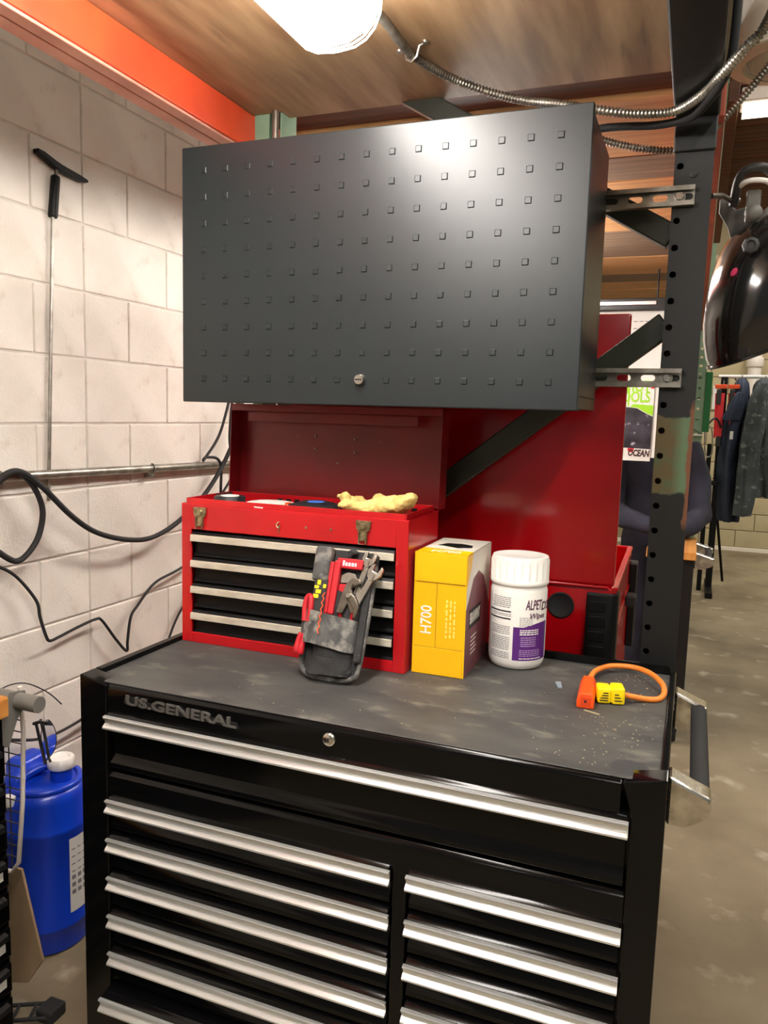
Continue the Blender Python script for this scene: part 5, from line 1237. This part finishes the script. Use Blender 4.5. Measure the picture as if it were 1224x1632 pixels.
obj('headband', B().tube(smooth([(1.165, 0.80, 2.03), (1.175, 0.76, 2.085), (1.215, 0.75, 2.095), (1.245, 0.79, 2.085), (1.27, 0.86, 2.07)], 6), 0.010, 8), 'dark_plastic', hm)
obj('pad_edge', B().tube(smooth([(1.168, 0.785, 2.062), (1.19, 0.752, 2.068), (1.225, 0.752, 2.066), (1.246, 0.785, 2.060)], 6), 0.006, 8), 'white', hm)
obj('adjuster_post', B().box(1.190, 1.220, 0.775, 0.790, 1.985, 2.055, 0.004), 'grey_plastic', hm)
obj('adjuster_ball', B().ellipsoid((1.207, 0.775, 2.005), (0.019, 0.016, 0.019)), 'grey_plastic', hm)
obj('headband', B().tube(smooth([(1.22, 0.80, 1.99), (1.27, 0.80, 2.035), (1.33, 0.83, 2.05), (1.38, 0.88, 2.04)], 6), 0.011, 8), 'grey_plastic', hm)
obj('hook', B().tube([(1.1168, 0.668, 2.02), (1.138, 0.69, 2.025), (1.160, 0.80, 2.04), (1.176, 0.86, 2.055)], 0.006, 8), 'steel_dark', hm)

# ================================================================== CLOTHES RACK AND HANGING THINGS DOWN THE AISLE
CY = 6.5
cr_ = thing('clothes_rack', (1.75, CY, 0), 'black garment rack with a white rail at the end of the aisle', 'clothes rack')
obj('rail', B().cyl((1.285, CY, 1.950), (2.4, CY, 1.950), 0.016, n=14), 'white', cr_)
for x in (1.335, 2.36):
    obj('leg', B().box(x - 0.028, x + 0.028, CY - 0.03, CY + 0.03, 0.05, 1.945, 0.003), 'black_matte', cr_)
    obj('foot', B().box(x - 0.03, x + 0.03, CY - 0.35, CY + 0.35, 0.0, 0.05, 0.004), 'black_matte', cr_)
    obj('stay', B().tube([(x, CY + 0.02, 0.9), (x + 0.13, CY + 0.33, 0.045)], 0.012, 8), 'black_matte', cr_)
obj('crossbar', B().box(1.17, 1.34, CY - 0.14, CY + 0.02, 0.985, 1.02, 0.003), 'black_matte', cr_)
obj('leg', B().box(1.235, 1.275, CY - 0.02, CY + 0.02, 0.0, 1.35, 0.003), 'black_matte', cr_)
def garment(name, secs, m, label, seed, hanger=None, cat='clothing', extra=()):
    # secs: (x, z, half width, half depth) from top to bottom, folds added by ripples
    t = thing(name, (secs[-1][0], CY, secs[-1][1]), label, cat)
    def cloth(ss, yo=0.0, sd=0):
        bm = bmesh.new(); rows = []; n = 44
        pts = smooth([(a, c, 0) for a, c, _, _ in ss], 5); wid = smooth([(c, d, 0) for _, _, c, d in ss], 5)
        for k, (p, w) in enumerate(zip(pts, wid)):
            row = []
            for i in range(n):
                a = 2*PI*i/n; rip = 1 + 0.16*math.sin(5*a + sd + 0.15*k)*min(1, k/8.0) + 0.08*math.sin(9*a + 2.1*sd - 0.2*k)
                row.append(bm.verts.new((p.x + w.x*math.cos(a)*rip, CY + yo + w.y*math.sin(a)*rip, p.y)))
            rows.append(row)
        for a, c in zip(rows, rows[1:]):
            for i in range(n): bm.faces.new((a[i], a[(i+1) % n], c[(i+1) % n], c[i]))
        bm.faces.new(rows[0][::-1]); bm.faces.new(rows[-1])
        bmesh.ops.recalc_face_normals(bm, faces=list(bm.faces))
        b = B(); b.bm.free(); b.bm = bm; return jitter(b, 0.012, 7, sd)
    obj('body', cloth(secs, 0, seed), m, t, smooth_deg=70)
    for n_, ss, yo in extra: obj(n_, cloth(ss, yo, seed + 2), m, t, smooth_deg=70)
    hx = secs[0][0]
    obj('hanger_hook', B().tube(smooth([(hx, CY, secs[0][1] - 0.01), (hx, CY - 0.02, 1.935), (hx + 0.004, CY - 0.022, 1.965), (hx, CY, 1.975), (hx - 0.004, CY + 0.022, 1.96)], 5), 0.003, 6), 'steel', t)
    return t
garment('jacket', [(1.665, 1.930, 0.035, 0.05), (1.675, 1.885, 0.09, 0.12), (1.700, 1.745, 0.10, 0.20), (1.720, 1.445, 0.105, 0.22), (1.730, 1.095, 0.11, 0.23), (1.740, 0.905, 0.11, 0.23)], 'denim', 'worn grey work jacket hanging on the garment rack', 4,
        extra=[('sleeve', [(1.640, 1.875, 0.05, 0.06), (1.600, 1.665, 0.075, 0.075), (1.575, 1.345, 0.08, 0.07), (1.560, 1.045, 0.075, 0.06), (1.555, 0.745, 0.065, 0.05)], -0.25)])
garment('coverall', [(1.475, 1.930, 0.03, 0.05), (1.475, 1.865, 0.06, 0.12), (1.455, 1.645, 0.085, 0.18), (1.430, 1.345, 0.090, 0.19), (1.435, 1.045, 0.085, 0.18), (1.465, 0.665, 0.085, 0.14)], 'navy2', 'dark navy coverall hanging left of the grey jacket', 1,
        extra=[('collar', [(1.465, 1.805, 0.02, 0.05), (1.445, 1.705, 0.055, 0.05), (1.415, 1.565, 0.07, 0.035)], -0.19)])
obj('garment_tag', B().box(1.405, 1.432, CY - 0.245, CY - 0.242, 1.40, 1.47, 0.001), 'paper', None, 'small white tag on the navy coverall', 'tag')
def harness(x, label, w=0.05):
    t = thing('safety_harness', (x, CY - 0.1, 1.38), label, 'harness', 'red harnesses on the rack')
    obj('strap', B().box(x - w*0.5, x + w*0.35, CY - 0.12, CY - 0.105, 1.42, 1.80, 0.004), 'strap_red', t)
    obj('strap', B().prism([(x - w*0.9, 1.80), (x - w*0.5, 1.80), (x - w*0.35, 1.42), (x - w*0.7, 1.40)], 'y', CY - 0.10, CY - 0.09, 0.003), 'strap_red', t)
    obj('shoulder_pad', B().box(x - w*0.75, x - w*0.1, CY - 0.135, CY - 0.121, 1.70, 1.835, 0.006), 'dark_plastic', t)
    obj('top_bar', B().box(x - w*1.0, x + w*0.6, CY - 0.13, CY - 0.09, 1.838, 1.875, 0.006), 'strap_orange', t)
    obj('buckle', B().box(x - w*0.4, x + w*0.3, CY - 0.125, CY - 0.10, 1.33, 1.418, 0.006), 'dark_plastic', t)
    obj('loop', B().tube(smooth([(x, CY - 0.11, 1.875), (x + 0.01, CY - 0.06, 1.90), (x, CY, 1.928), (x - 0.01, CY + 0.02, 1.950)], 5), 0.007, 6), 'dark_plastic', t)
harness(1.322, 'red safety harness with orange bar hanging nearest the upright', 0.062)
harness(1.425, 'red safety harness partly hidden by the navy coverall', 0.058)
cbn = thing('carabiner', (1.24, 6.3, 1.30), 'thin steel snap hook loop hanging by the pale green post', 'carabiner')
obj('loop', B().tube(smooth([(1.205, 6.3, 1.50), (1.235, 6.3, 1.515), (1.262, 6.3, 1.46), (1.275, 6.3, 1.30), (1.262, 6.3, 1.245), (1.235, 6.3, 1.24), (1.215, 6.3, 1.29), (1.205, 6.3, 1.42)], 5, True), 0.006, 8, closed=True), 'steel', cbn)
obj('strap', B().tube(smooth([(1.335, 6.38, 1.50), (1.28, 6.33, 1.58), (1.21, 6.3, 1.505)], 6), 0.010, 6), 'dark_plastic', cbn)
sh_ = thing('bin_lid', (1.20, 6.45, 1.0), 'small bright lime plastic bin lid on the rack crossbar', 'lid')
obj('lid', B().box(1.165, 1.285, 6.365, 6.475, 1.0205, 1.075, 0.01, 3), 'lime', sh_)
obj('knob', B().lathe((1.19, 6.42, 0), [(0.0, 1.0752), (0.022, 1.0752), (0.020, 1.098), (0.0, 1.102)], 16), 'white', sh_)
obj('paper_note', B().box(1.29, 1.36, 9.118, 9.120, 1.70, 1.98, 0.0005), 'paper', None, 'white paper note on the far block wall', 'note')
pp = thing('wall_pipe', (1.62, 9.06, 0), 'white vertical pipe with fittings on the far wall', 'pipe')
obj('pipe', B().cyl((1.72, 9.06, 1.2), (1.72, 9.06, 2.6), 0.075, n=18), 'white_paint', pp)
obj('fitting', B().lathe((1.72, 9.06, 0), [(0.09, 2.20), (0.095, 2.21), (0.095, 2.30), (0.09, 2.31), (0.0, 2.31)], 18), 'white_paint', pp)
